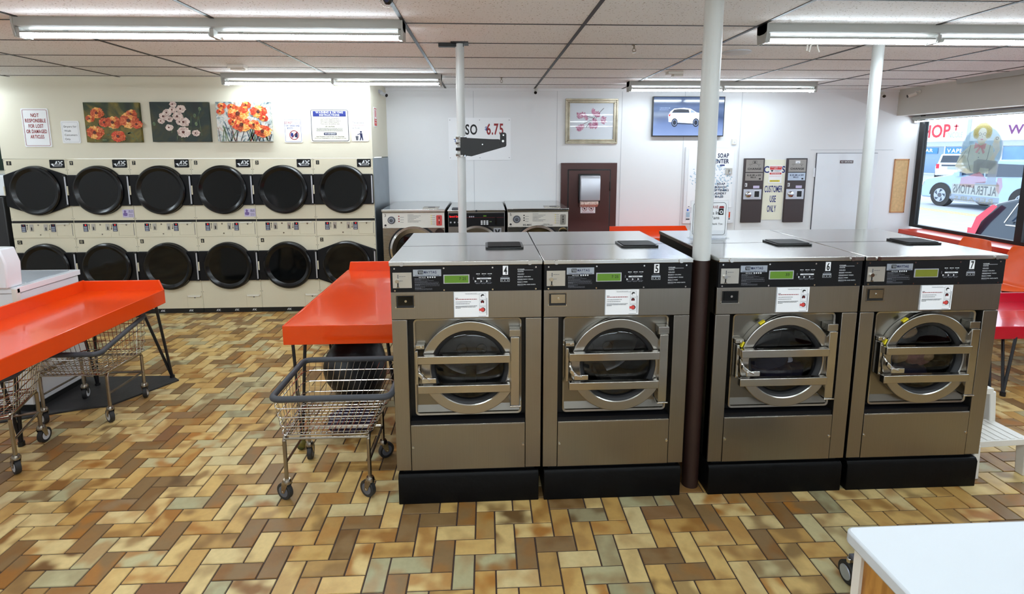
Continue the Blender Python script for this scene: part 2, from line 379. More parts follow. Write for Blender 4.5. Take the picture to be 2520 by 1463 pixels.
    def text(s, body, x, z, h, y, m, w=None, bold=0, al='c', sx=1.0, mirror=False, gap=.09):
        if '\n' in body: raise ValueError
        k = h/CAP; items = []; px = 0
        for ch in body:
            if ch == ' ': px += .30; continue
            g = GL[(bold, ch)]; items.append((px, g)); px += g[2]+gap
        W = px-gap; s_ = k*sx
        if w is not None: s_ = w/W
        x0 = x - (W*s_/2 if al == 'c' else W*s_ if al == 'r' else 0)
        for q, g in items:
            vs = []
            for gx, gy in g[0]:
                X = x0+(q+gx)*s_
                if mirror: X = 2*x-X if al == 'c' else X
                vs.append((X, y, z+gy*k))
            s.add(vs, g[1], m)
        return s
    def greek(s, x0, x1, z, h, y, m, seed=0):
        r = random.Random(seed*7+int(z*1e4)+int(x0*1e3)); x = x0
        while x < x1-h:
            l = min(x1-x, r.uniform(1.2, 4.2)*h); s.rect(x, x+l, z, z+h, y, m); x += l+h*.55
        return s
    def blob(s, c, r, m, seed=0, n=14, amp=.25, sq=(1, 1, 1)):
        rr = random.Random(seed); ph = [(rr.uniform(1, 4), rr.uniform(0, 6), rr.uniform(1, 4), rr.uniform(0, 6)) for _ in range(5)]
        vs = []; fs = []
        for i in range(n+1):
            th = PI*i/n
            for j in range(2*n):
                f = PI*j/n; q = 1
                for a, b, e, d in ph: q += amp/3*math.sin(round(a)*f+b)*math.sin(e*th+d)*math.sin(th)
                vs.append((c[0]+r*q*sq[0]*math.sin(th)*math.cos(f), c[1]+r*q*sq[1]*math.sin(th)*math.sin(f), c[2]+r*q*sq[2]*math.cos(th)))
        for i in range(n):
            for j in range(2*n): fs.append((i*2*n+j, (i+1)*2*n+j, (i+1)*2*n+(j+1) % (2*n), i*2*n+(j+1) % (2*n)))
        return s.add(vs, fs, m)
    def build(s, name, parent=None, bevel=0, label=None, angle=35, seg=2, kind=None):
        me = bpy.data.meshes.new(name); me.from_pydata(s.v, [], s.f)
        for k in s.ms: me.materials.append(MATS[k])
        me.polygons.foreach_set('material_index', s.fm)
        me.polygons.foreach_set('use_smooth', [True]*len(s.f)); me.update()
        me.set_sharp_from_angle(angle=math.radians(angle))
        o = bpy.data.objects.new(name, me); COL.objects.link(o)
        if parent is not None: o.parent = parent
        if bevel:
            b = o.modifiers.new('bevel', 'BEVEL'); b.width = bevel; b.segments = seg; b.limit_method = 'ANGLE'; b.angle_limit = math.radians(40)
        if label: o['label'] = label
        if kind: o['kind'] = kind
        return o
def rpts(x0, x1, z0, z1, r, n=5):
    P = []
    for cx, cz, a in ((x1-r, z1-r, 0), (x0+r, z1-r, PI/2), (x0+r, z0+r, PI), (x1-r, z0+r, 1.5*PI)):
        P += [(cx+r*math.cos(a+PI/2*i/n), cz+r*math.sin(a+PI/2*i/n)) for i in range(n+1)]
    return P
def tag(o, label, cat, group=None):
    o['label'] = label; o['category'] = cat
    if group: o['group'] = group
    return o
def thing(name, label, cat, loc=(0, 0, 0), rz=0, group=None):
    o = bpy.data.objects.new(name, None); COL.objects.link(o); o.empty_display_size = .1
    o.location = loc; o.rotation_euler = (0, 0, rz)
    return tag(o, label, cat, group)
def solo(b, name, label, cat, loc=(0, 0, 0), rz=0, group=None, **k):
    o = b.build(name, **k); o.location = loc; o.rotation_euler = (0, 0, rz)
    return tag(o, label, cat, group)
def struct(b, name, parent=None, **k):
    o = b.build(name, parent, **k)
    if parent is None: o['kind'] = 'structure'
    return o
def copy_thing(root, loc, rz, label, group=None):
    def cp(o, par):
        c = o.copy(); COL.objects.link(c); c.parent = par
        for ch in o.children: cp(ch, c)
        return c
    r = cp(root, None); r.location = loc; r.rotation_euler = (0, 0, rz); r['label'] = label
    if group: r['group'] = group
    return r
# ================================================================== the room
C = 2.664; YB = 6.897; YD = 5.976; XL = -6.3; XR = 5.56; XW = 5.9; YF = -2.6; XD = -1.281
def build_floor():
    t = .0957; tx = -.1623; ty = 1.9713; g = .0032
    vs = [(XL, YF, -.004), (XR+.1, YF, -.004), (XR+.1, YB, -.004), (XL, YB, -.004)]; fs = [(0, 1, 2, 3)]; fm = [0]; cols = [(0, 0, 0)]; uvs = [None]
    rr = random.Random(5)
    i0 = int((XL-tx)/t)-1; i1 = int((XR+.1-tx)/t)+1; j0 = int((YF-ty)/t)-1; j1 = int((YB-ty)/t)+1
    for j in range(j0, j1+1):
        for i in range(i0, i1+1):
            k = (i+j+2) % 4
            if k == 0: a = (i, i+2, j, j+1, 0)
            elif k == 2: a = (i, i+1, j, j+2, 1)
            else: continue
            x0, x1, y0, y1 = tx+a[0]*t+g, tx+a[1]*t-g, ty+a[2]*t+g, ty+a[3]*t-g
            x0 = max(x0, XL); x1 = min(x1, XR+.1); y0 = max(y0, YF); y1 = min(y1, YB)
            if x1-x0 < .004 or y1-y0 < .004: continue
            c = (rr.random(), rr.uniform(.25, 1), rr.random()**1.3); o = len(vs); e = .0016
            vs += [(x0, y0, -.004), (x1, y0, -.004), (x1, y1, -.004), (x0, y1, -.004), (x0+e, y0+e, 0), (x1-e, y0+e, 0), (x1-e, y1-e, 0), (x0+e, y1-e, 0)]
            for f in ((4, 5, 6, 7), (0, 1, 5, 4), (1, 2, 6, 5), (2, 3, 7, 6), (3, 0, 4, 7)):
                fs.append(tuple(o+q for q in f)); fm.append(1); cols.append(c); uvs.append((x0, x1, y0, y1, a[4]))
    me = bpy.data.meshes.new('floor'); me.from_pydata(vs, [], fs)
    me.materials.append(MATS['grout']); me.materials.append(MATS['quarry_tile'])
    me.polygons.foreach_set('material_index', fm)
    ca = me.color_attributes.new('tile', 'FLOAT_COLOR', 'CORNER'); uvl = me.uv_layers.new(name='tuv')
    cc = []; uu = []
    for f, c, q in zip(fs, cols, uvs):
        for vi in f:
            cc += [*c, 1]
            if q is None: uu += [0, 0]
            else:
                X, Y = vs[vi][0], vs[vi][1]; a, b = (X-q[0])/(q[1]-q[0]), (Y-q[2])/(q[3]-q[2])
                uu += [a*1.6, b*.9] if not q[4] else [b*1.6, a*.9]
    ca.data.foreach_set('color', cc); uvl.data.foreach_set('uv', uu)
    o = bpy.data.objects.new('floor', me); COL.objects.link(o); o['kind'] = 'structure'
build_floor()
# ceiling with its grid
b = B(); b.box(XL, XW+.2, YF, YB, C, C+.05, 'acoustic_tile')
for k in range(-6, 6):
    x = -.5123+1.1522*k
    if XL < x < XR: b.box(x-.012, x+.012, YF, YB, C-.004, C+.001, 'black')
for k in range(-11, 6):
    y = 3.4753+.6031*k
    if YF < y < YB: b.box(XL, XR, y-.0075, y+.0075, C-.003, C+.001, 'black')
struct(b, 'ceiling')
# walls
b = B(); b.box(XD, XW+.03, YB, YB+.12, 0, C, 'wall_white')
for x in (-.157, .94, 1.8, 2.64, 3.41): b.box(x-.004, x+.004, YB-.002, YB+.01, 0, C, 'seam')
b.box(4.40, 5.56, YB-.003, YB+.01, 1.862, 1.868, 'seam')
struct(b, 'wall_back')
b = B(); b.box(XD, 5.56, YB-.012, YB, 2.63, C, 'wall_white'); struct(b, 'trim_2')
b = B(); b.box(-5.31, XD, YD, YD+.08, 1.783, C, 'wall_cream'); b.box(XD-.08, XD, YD+.08, YB, 1.79, C, 'wall_cream')
struct(b, 'wall_dryer')
b = B(); b.box(XD-.08, XD, YD+.905, YB, 0, 1.79, 'galv'); struct(b, 'trim_3')
b = B(); b.box(XL-.1, XL, YF, YB, 0, C, 'wall_white'); struct(b, 'wall_left')
b = B(); b.box(XL, -5.31, YB-.01, YB+.1, 0, C, 'wall_cream'); struct(b, 'wall_back_left')
b = B(); b.box(XL, XW+.3, YF-.1, YF, 0, C, 'wall_white'); struct(b, 'wall_front')
# right wall: bulkhead above, low wall below, glazing between
b = B(); b.box(XR, XW+.3, YF, YB, 2.32, C, 'wall_grey'); b.box(XR, XW+.02, YF, YB, 0, .70, 'ledge_brown')
b.box(XR+.02, XW+.06, YF, .9, .7, 2.32, 'wall_white')
struct(b, 'wall_right')
b = B(); b.box(XR-.03, XW+.02, .9, 6.63, .70, .812, 'ledge_orange'); b.box(XR-.034, XR-.029, .9, 6.63, .705, .76, 'ledge_brown'); struct(b, 'trim_1', bevel=.006)
YM = [6.82, 5.38, 3.9, 2.42, .94]
wi = 1
for a, c in zip(YM, YM[1:]):
    b = B(); b.box(XW-.03, XW+.03, a-.035, a+.045, .812, 2.32, 'black'); b.box(XW-.03, XW+.03, c+.045, a-.035, .812, .85, 'black'); b.box(XW-.03, XW+.03, c+.045, a-.035, 2.24, 2.32, 'bezel_silver')
    if a == YM[-2]: b.box(XW-.03, XW+.03, c-.04, c+.045, .812, 2.32, 'black')
    o = b.build('window_%d' % wi); o['kind'] = 'structure'
    b = B(); b.box(XW-.004, XW+.004, c+.045, a-.035, .85, 2.24, 'glass_clear'); b.build('pane', o); wi += 1
# doors
d = B(); d.box(.996, 1.75, YB-.03, YB+.01, 0, 1.70, 'brown_paint'); d.box(1.085, 1.665, YB-.036, YB-.02, 0, 1.616, 'black')
o = d.build('door_1', bevel=.006); o['kind'] = 'structure'
d = B(); d.box(1.10, 1.65, YB-.044, YB-.02, .01, 1.60, 'brown_paint'); d.box(1.648, 1.662, YB-.05, YB-.03, 1.33, 1.45, 'black'); d.build('leaf', o, bevel=.004)
d = B(); d.box(4.49, 5.34, YB-.014, YB+.01, 0, 1.817, 'white_enamel'); d.box(4.482, 4.49, YB-.012, YB+.01, 0, 1.825, 'ink_grey'); d.box(4.482, 5.34, YB-.012, YB+.01, 1.817, 1.823, 'ink_grey')
d.box(4.46, 4.475, YB-.02, YB, 1.50, 1.62, 'white_enamel'); o = d.build('door_2'); o['kind'] = 'structure'

# ------------------------------------------------------------------ ceiling lights
def led_tube(xa, xb, y, z, r):      # opaque white back, glowing lower side
    b = B(); n = 14; P = [(y+r*math.cos(2*PI*k/n), z+r*math.sin(2*PI*k/n)) for k in range(n)]
    for k in range(n):
        p, q = P[k], P[(k+1) % n]; up = (p[1]+q[1])/2 > z+.16*r
        b.add([(xa, *p), (xb, *p), (xb, *q), (xa, *q)], [(0, 1, 2, 3)], 'fixture' if up else 'tube')
    b.add([(xa, *p) for p in P], [tuple(range(n))], 'fixture'); b.add([(xb, *p) for p in P], [tuple(range(n))], 'fixture')
    return b
def fixture(L_, label, loc, rz=0, n=2):
    t = thing('fluorescent_light', label, 'ceiling light', loc, rz, None)
    b = B(); h = L_/2
    b.prism([(-.06, 0), (.06, 0), (.06, -.05), (.03, -.062), (-.03, -.062), (-.06, -.05)], 'x', -h, h, 'fixture'); b.build('housing', t)
    for x in (-h, h-.012):
        b = B(); b.prism([(-.065, 0), (.065, 0), (.062, -.06), (.05, -.118), (-.05, -.118), (-.062, -.06)], 'x', x, x+.012, 'fixture')
        b.box(x+(.012 if x < 0 else -.02), x+(.032 if x < 0 else 0), -.048, -.02, -.115, -.06, 'fixture'); b.box(x+(.012 if x < 0 else -.02), x+(.032 if x < 0 else 0), .02, .048, -.115, -.06, 'fixture'); b.build('end_cap', t)
    seg = L_/n
    for k in range(n):
        for y in (-.034, .034):
            led_tube(-h+k*seg+.034, -h+(k+1)*seg-.022, y, -.093, .0145).build('tube', t)
    if n == 2:
        b = B(); b.box(-.012, .012, -.05, .05, -.11, -.06, 'fixture'); b.build('lamp_holder', t)
    return t
fixture(2.34, 'long twin-tube fluorescent strip, large at top left of the picture, nearest on that side', (-1.68, 3.45, C))
fixture(2.27, 'twin-tube fluorescent strip against the cream wall above the flower paintings', (-1.60, 5.71, C))
fixture(2.34, 'long twin-tube fluorescent strip at top right, beside the thin right-hand pole', (2.98, 3.45, C))
fixture(2.26, 'twin-tube fluorescent strip over the television, partly behind the thick pole', (2.81, 6.2, C))
fixture(1.0, 'short fluorescent strip whose end peeks in at the left edge of the ceiling', (-5.76, 5.6, C), 0, 1)
for q, (x, y) in enumerate([(-1.68, 1.1), (2.98, 1.1), (-4.6, 1.1), (-1.68, -1.2), (2.98, -1.2), (-4.7, 3.45), (.65, .2), (.65, -1.9)]):  # extra strips out of view, added to fill the room with light
    fixture(2.34, ['fluorescent strip over the floor just behind the camera', 'fluorescent strip over the white counter', 'fluorescent strip by the left wall behind the camera', 'rear fluorescent strip left of centre', 'rear fluorescent strip right of centre', 'fluorescent strip over the left edge beside the dryers', 'middle fluorescent strip just behind the camera', 'rearmost fluorescent strip in the middle'][q], (x, y, C))
t = thing('window_light', 'slim strip light with thin white tube along the top of the window', 'light', (XW-.09, 5.62, 2.30), -PI/2)
b = B(); b.box(-1.26, 1.26, -.04, .04, -.035, 0, 'fixture'); b.build('housing', t)
led_tube(-1.23, 1.23, 0, -.055, .011).build('tube', t)
b = B(); b.box(-1.26, -1.235, -.025, .025, -.075, -.03, 'fixture'); b.build('end_cap', t)
b = B(); b.prism([(-.07, 0), (.07, 0), (.07, -.03), (-.05, -.05)], 'y', -.9, .9, 'fixture')
solo(b, 'cable_channel', 'beige trough fixed along the top of the bulkhead above the window', 'trough', (XR-.075, 5.0, C))

# ------------------------------------------------------------------ pipe columns
def pole(name, x, y, r, zs, label, col=True):
    t = thing(name, label, 'pole', (x, y, 0))
    b = B(); b.cyl((0, 0, zs[1]), (0, 0, C), r, 'pipe_white', n=28); b.build('white_pipe', t)
    if zs[1] > 0: b = B(); b.cyl((0, 0, 0), (0, 0, zs[1]), r*.97, 'brown_pipe', n=28); b.build('brown_lower_pipe', t, label='dark brown lower length')
    b = B(); b.box(-r*2, r*2, -r*2, r*2, C-.008, C-.001, 'black' if not col else 'pipe_white'); b.build('ceiling_plate', t)
    return t
pole('steel_pole', 1.127, 2.62, .0455, (0, 1.287), 'thick round pole, white above and dark brown below, between the second and third front washers')
pole('steel_pole', 3.024, 4.0, .040, (0, 0), 'white pole on the right, in front of the flush white door')
ta = pole('steel_pole', -.190, 4.08, .0325, (0, 0), 'thinnest white pole, with a black arm clamped to it', False)
b = B(); b.box(-.35, -.16, 4.06, 4.1, C-.03, C-.004, 'black'); solo(b, 'ceiling_bracket', 'black strap on the ceiling beside the top of the thin pole', 'bracket')
t = thing('clamp_arm', 'black steel arm bracket clamped around the thin white pole', 'bracket', (-.19, 4.05, 1.90))
for z, mm in ((.055, 'chrome'), (.015, 'chrome'), (-.075, 'chrome'), (-.03, 'black')):
    b = B(); b.lathe([(.034, -.012), (.042, -.012), (.042, .012), (.034, .012), (.034, -.012)], (0, .03, z), mm, ax='z', n=24); b.cyl((-.045, -.02, z), (-.045, .02, z), .006, 'chrome'); b.build('clamp_band', t)
b = B(); b.box(-.005, .045, -.03, .03, -.075, .06, 'black'); b.build('clamp_plate', t, bevel=.003)
b = B(); b.prism([(.04, .055), (.24, .045), (.29, .045), (.30, .03), (.345, .06), (.345, .0), (.33, -.015), (.08, -.085), (.04, -.08)], 'y', -.035, -.030, 'black')
b.prism([(.04, .055), (.28, .045), (.295, .02), (.33, -.015), (.08, -.085), (.04, -.08)], 'y', .025, .03, 'black'); b.box(.05, .3, -.03, .03, .035, .042, 'black'); b.build('arm_plate', t)
b = B(); b.prism(rpts(.30, .348, -.015, .095, .016), 'y', -.04, -.01, 'black'); b.build('pivot_tab', t)
for px, pz, r_ in ((.325, .075, .006), (.322, .03, .009), (.165, .005, .005)): b = B(); b.cyl((px, -.03 if r_ < .006 else -.04, pz), (px, -.045 if r_ > .0055 else -.038, pz), r_, 'chrome', n=12); b.build('bolt', t)

# ------------------------------------------------------------------ small ceiling and wall devices
b = B(); b.box(-.075, .075, -.05, .05, -.035, 0, 'white_plastic'); b.box(-.055, .055, -.035, .035, -.05, -.035, 'white_plastic')
solo(b, 'smoke_detector', 'small white detector on the ceiling above the flower paintings', 'detector', (-2.33, 5.15, C), bevel=.006)
b = B(); b.box(-.08, .08, -.05, .05, -.03, 0, 'white_plastic'); b.box(-.02, .08, -.045, .045, -.05, -.03, 'white_plastic')
solo(b, 'smoke_detector', 'small white detector on the ceiling left of the thick pole', 'detector', (1.96, 5.45, C), bevel=.006)
b = B(); b.lathe([(.11, 0), (.115, -.008), (.10, -.014), (.0, -.006)], (0, 0, 0), 'seam', ax='z', n=36)
solo(b, 'ceiling_speaker', 'round white speaker grille set in the ceiling right of the thick pole', 'speaker', (2.08, 4.35, C))
t = thing('dome_camera', 'clear dome camera at the top edge of the picture', 'camera', (-.50, 2.84, C))
b = B(); b.lathe([(.0, 0), (.055, 0), (.06, -.012), (.05, -.02)], (0, 0, 0), 'white_plastic', ax='z', n=28); b.build('mount', t)
b = B(); b.lathe([(.052*math.cos(a*PI/20), -.02-.052*math.sin(a*PI/20)) for a in range(11)], (0, 0, 0), 'glass_acrylic', ax='z', n=28); b.build('dome', t)
b = B(); b.blob((0, 0, -.035), .024, 'black', 2); b.cyl((0, -.02, -.04), (0, -.034, -.046), .011, 'ink_navy'); b.build('lens', t)
def bullet(label, loc, rz, wcol='white_plastic'):
    t = thing('security_camera', label, 'camera', loc, rz)
    b = B(); b.cyl((0, 0, 0), (0, -.012, 0), .022, wcol); b.tube([(0, -.01, 0), (0, -.05, .005), (0, -.07, -.02)], .007, wcol); b.build('bracket', t)
    b = B(); b.cyl((0, -.045, -.025), (0, -.135, -.055), .021, wcol, n=18); b.build('housing', t)
    b = B(); b.cyl((0, -.134, -.0547), (0, -.139, -.0563), .019, 'black_gloss', n=18); b.build('lens', t)
bullet('silver bullet camera on the cream corner above the dryers', (-1.28, 6.45, 2.57), .9, 'bezel_silver')
bullet('small white camera high on the back wall left of the framed blossom picture', (.66, YB-.012, 2.65), -.15)
bullet('white camera high on the back wall in the right-hand corner', (5.33, YB, 2.62), -.5)
bullet('white camera on the bulkhead over the shop window', (XR, 6.55, 2.60), -PI/2-.3)
def sprinkler(label, x, y):
    t = thing('sprinkler_head', label, 'sprinkler', (x, y, C))
    b = B(); b.lathe([(.0, 0), (.02, 0), (.018, -.006), (.007, -.008), (.007, -.03)], (0, 0, 0), 'chrome_dull', ax='z', n=16); b.build('pipe', t)
    b = B(); b.tube([(-.01, 0, -.028), (-.014, 0, -.042), (0, 0, -.056), (.014, 0, -.042), (.01, 0, -.028)], .003, 'chrome_dull', n=6); b.cyl((0, 0, -.056), (0, 0, -.059), .014, 'chrome_dull'); b.build('deflector', t)
sprinkler('sprinkler head near the left end of the nearest ceiling light', -3.85, 4.1)
sprinkler('sprinkler head on the ceiling just right of the thin pole', .18, 5.9)
sprinkler('sprinkler head hanging between the two thicker poles', 1.15, 4.1)
b = B(); b.tube([(-.045, 0, 0), (-.05, 0, -.05), (-.03, 0, -.06), (-.02, 0, -.01), (0, 0, 0), (.03, 0, 0), (.035, 0, -.03), (.05, 0, -.06)], .006, 'white_plastic', n=6)
solo(b, 'ceiling_hook', 'white hanging hooks on the ceiling left of the right-hand pole', 'hook', (2.52, 4.02, C))
b = B(); b.box(-.03, .03, -.03, 0, -.04, .04, 'white_plastic'); b.disc(0, -.01, .012, -.031, 'seam', n=16)
solo(b, 'wall_sensor', 'little white sensor on the back wall above the soap vending panel', 'sensor', (3.325, YB, 1.975), bevel=.006)

# ------------------------------------------------------------------ signs on the dryer wall
def wall_sign(name, label, cat, x0, x1, z0, z1, draw, y=YD, th=.006, face='white_paper', r=.012, group=None):
    b = B(); cx, cz = (x0+x1)/2, (z0+z1)/2; W, H = (x1-x0)/2, (z1-z0)/2
    b.prism(rpts(-W, W, -H, H, r), 'y', -th, 0, face)
    draw(b, W, H, -th-.0012)
    return solo(b, name, label, cat, (cx, y, cz))
def d_notresp(b, W, H, y):
    b.rrect(-W+.012, W-.012, -H+.012, H-.012, .015, y, 'ink_red', .004)
    for s_, z, w in (('NOT', .115, .085), ('RESPONSIBLE', .058, .215), ('FOR LOST', .0, .155), ('OR DAMAGED', -.058, .215), ('ARTICLES', -.115, .145)): b.text(s_, .0, z, .037, y, 'ink_red', w=w, bold=1)
wall_sign('warning_sign', 'white sign in red capitals about lost or damaged articles, leftmost on the cream wall', 'sign', -5.04, -4.757, 1.912, 2.326, d_notresp)
def d_dry(b, W, H, y):
    b.rrect(-W+.012, W-.010, -H+.012, H-.012, .015, y, 'seam', .003)
    for k, s_ in enumerate(('Dryers for', 'Wash', 'Customers', 'Only')): b.text(s_, -W+.03, .05-k*.045, .02, y, 'ink', al='l')
wall_sign('paper_notice', 'small white notice saying dryers are for wash customers, left of the first painting', 'sign', -4.638, -4.447, 1.951, 2.192, d_dry)
def d_donot(b, W, H, y):
    b.rrect(-W+.008, W-.008, -H+.008, H-.008, .012, y, 'ink_blue', .003)
    b.text('DO NOT', -.045, .075, .022, y, 'ink_red', w=.085, bold=1); b.text('WASH OR', .048, .075, .014, y, 'ink_blue', w=.07)
    b.text('DRY SHOES AND', 0, .045, .016, y, 'ink_blue', w=.15, bold=1); b.text('BOOTS', -.03, .018, .016, y, 'ink_blue', w=.06, bold=1)
    b.ringd(.01, -.05, .044, .052, y, 'ink_red'); b.shape([(-.02, -.02), (0, -.03), (.005, -.075), (-.02, -.07), (-.03, -.05)], y-.0004, 'ink_blue'); b.shape([(.045, -.02), (.02, -.03), (.015, -.07), (.045, -.08), (.05, -.05)], y-.0004, 'ink_navy')
    b.line([(-.022, -.085), (.042, -.015)], .007, y-.0008, 'ink_red')
wall_sign('warning_sign', 'small white sign forbidding shoes and boots, with a red crossed circle', 'sign', -2.244, -2.05, 1.956, 2.22, d_donot)
def d_wash(b, W, H, y):
    b.rrect(-W+.010, W-.010, -H+.010, H-.010, .02, y, 'ink_navy', .006)
    b.rect(-W+.035, W-.035, H-.085, H-.025, y, 'ink_blue'); b.text('WASHING & DRYING', 0, H-.05, .02, y-.0006, 'ink_white', w=.30, bold=1); b.text('INSTRUCTIONS', 0, H-.078, .02, y-.0006, 'ink_white', w=.22, bold=1)
    for k, s_ in enumerate(('Do not overload the machines', 'Select washer temperature desired', 'Select dryer temperature desired', 'NO DYEING in washer permitted', 'Please leave the machines clean')): b.text(s_, -.10, H-.107-k*.0155, .0085, y, 'ink', al='l', w=.2+.01*(k % 3), bold=1)
    b.text('USE CAUTION:', 0, -.018, .012, y, 'ink', w=.11, bold=1)
    for k in range(3): b.greek(-.15, .14, -.037-k*.012, .005, y, 'ink_grey', k)
    b.rect(-.07, .07, -.105, -.078, y, 'ink_navy'); b.text('WARNING!', 0, -.099, .015, y-.0006, 'ink_white', w=.12, bold=1)
    b.text('Use Washers And Dryers At Own Risk', 0, -.127, .010, y, 'ink', w=.31, bold=1); b.text('We Are Not Responsible For Loss Or Damage Of Articles', 0, -.145, .008, y, 'ink', w=.35, bold=1)
wall_sign('instruction_sign', 'cream washing and drying instructions sign with blue heading', 'sign', -1.955, -1.523, 1.96, 2.327, d_wash, face='card')
def d_throw(b, W, H, y):
    b.text('Throw away', -W+.015, .075, .016, y, 'ink', al='l'); b.text('Dryer Sheets', -W+.015, .045, .016, y, 'ink_pink', al='l'); b.text('In Trash', -W+.015, .015, .016, y, 'ink', al='l')
    b.disc(.01, -.02, .011, y, 'ink_navy', n=14); b.shape([(-.004, -.034), (.024, -.034), (.028, -.075), (.034, -.113), (.022, -.113), (.014, -.08), (.004, -.113), (-.008, -.113), (.002, -.075)], y, 'ink_navy')
    b.line([(.0, -.04), (-.03, -.05)], .008, y-.0005, 'ink_navy'); b.shape([(-.052, -.065), (-.018, -.065), (-.024, -.113), (-.046, -.113)], y, 'ink_grey')
wall_sign('paper_notice', 'white trash notice with a figure at a bin, right of the instructions sign', 'sign', -1.503, -1.315, 1.969, 2.216, d_throw)
b = B(); b.box(-.075, .075, -.004, 0, -.11, .11, 'white_paper'); b.rrect(-.065, .065, -.1, .1, .006, -.006, 'ink_pink', .01); b.rect(-.02, .02, -.0, .08, -.006, 'ink_pink'); b.rect(-.055, .055, -.09, -.02, -.006, 'ink_pink'); b.greek(-.045, .045, -.04, .008, -.0075, 'ink_white'); b.greek(-.045, .045, -.07, .008, -.0075, 'ink_white', 3)
solo(b, 'fire_notice', 'small red and white notice on the side of the cream corner', 'sign', (XD+.001, 6.18, 2.25), PI/2)

# ------------------------------------------------------------------ paintings
def flower(b, cx, cz, r, y, m, core, rr, n=7, sq=.8, ang=0):
    for layer in range(3):
        R_ = r*(1-.27*layer); k = n-layer
        for i in range(k):
            a = ang+2*PI*i/k+layer*.45+rr.uniform(-.15, .15); wd = PI/k*1.25; pts = [(cx, cz)]
            for q in range(9):
                u = -wd+2*wd*q/8; ra = R_*(math.cos(u*.75))*rr.uniform(.88, 1.08); pts.append((cx+ra*math.cos(a+u), cz+ra*sq*math.sin(a+u)))
            b.shape(pts, y-.0004*(layer*8+i), m[(i+layer) % len(m)])
    b.disc(cx, cz, r*.2, y-.014, core, n=10)
def painting(name, label, x0, x1, z0, z1, bgm, draw, depth=.035):
    t = thing(name, label, 'painting', ((x0+x1)/2, YD, (z0+z1)/2)); W, H = (x1-x0)/2, (z1-z0)/2
    b = B(); b.box(-W, W, -depth, 0, -H, H, bgm); b.build('canvas', t, bevel=.002)
    b = B(); draw(b, W, H, -depth-.0015, random.Random(3)); b.build('painted_flowers', t)
def p1(b, W, H, y, rr):
    for a in ((-.2, -.21, -.24, .1), (.1, -.2, .05, 0), (.2, -.1, .25, -.2), (-.25, .05, -.2, .15)): b.line([(a[0], a[1]), (a[2], a[3])], .005, y, 'stem_green')
    for k in range(26): b.disc(rr.uniform(-W+.03, W-.03), rr.uniform(-H+.02, -.02), rr.uniform(.01, .03), y+.0003, 'stem_green', rz=.008, n=7)
    for cx, cz, r, s_ in ((-.15, .10, .075, 0), (-.23, .04, .05, 0), (-.19, -.11, .095, 0), (-.08, -.0, .065, 1), (.01, .0, .085, 0), (.18, .02, .105, 0), (.26, -.02, .06, 1), (.05, -.15, .08, 1), (.21, .09, .06, 0)):
        flower(b, cx, cz, r, y-.001*rr.random(), ['petal_orange', 'petal_orange', 'petal_gold'] if not s_ else ['petal_orange', 'petal_red'], 'flower_core', rr)
def p2(b, W, H, y, rr):
    for a in ((-.05, -.2, 0, .1), (-.1, -.12, -.08, .08), (.1, -.15, .12, .06), (.18, .0, .22, .13), (.22, -.15, .2, .05), (-.0, -.2, .05, .1)): b.line([(a[0], a[1]), (a[2], a[3])], .004, y, 'stem_green')
    for cx, cz, r in ((-.06, .19, .04), (-.07, .13, .045), (.02, .14, .055), (-.13, .10, .05), (-.17, .06, .055), (-.20, .01, .04), (-.11, .03, .04), (-.02, .06, .06), (.04, -.0, .065), (-.12, -.06, .045), (.03, -.11, .075), (.16, -.12, .045), (.0, .0, .045)):
        flower(b, cx, cz, r, y-.001*rr.random(), ['petal_pale', 'petal_pale', 'petal_pink'][:2], 'flower_core', rr, 6)
    for cx, cz in ((.16, .07), (.22, .14), (-.28, -.02), (.17, -.02)): b.disc(cx, cz, .016, y-.001, 'stem_green', rz=.022, n=10)
def p3(b, W, H, y, rr):
    for k in range(34): x = rr.uniform(-W+.02, W-.02); b.line([(x, -H+.005), (x+rr.uniform(-.08, .08), rr.uniform(-.16, .0))], rr.uniform(.004, .012), y, rr.choice(['car_glass', 'flower_core', 'stem_green', 'grey_foam']))
    for cx, cz, r, s_ in ((-.22, .17, .05, 1), (-.24, .11, .045, 1), (-.12, .16, .05, 1), (.04, .18, .055, 1), (-.05, .09, .12, 0), (.17, .11, .095, 1), (-.02, -.03, .11, 0), (.11, -.03, .07, 0), (.22, .04, .05, 1), (.2, -.1, .095, 0), (-.11, .0, .06, 1)):
        flower(b, cx, cz, r, y-.001*rr.random(), ['petal_gold', 'petal_red', 'petal_orange'] if not s_ else ['petal_red', 'petal_red', 'petal_gold'], 'flower_core', rr, 7, .72)
painting('flower_painting', 'dark canvas of orange poppies, leftmost of the three paintings', -4.36, -3.775, 1.961, 2.389, 'canvas_green', p1)
painting('flower_painting', 'near-black canvas of pale pink poppies, middle of the three paintings', -3.66, -3.034, 1.965, 2.395, 'canvas_dark', p2)
painting('flower_painting', 'light canvas of red and orange poppies, right of the three paintings', -2.95, -2.368, 1.966, 2.396, 'canvas_light', p3, .05)

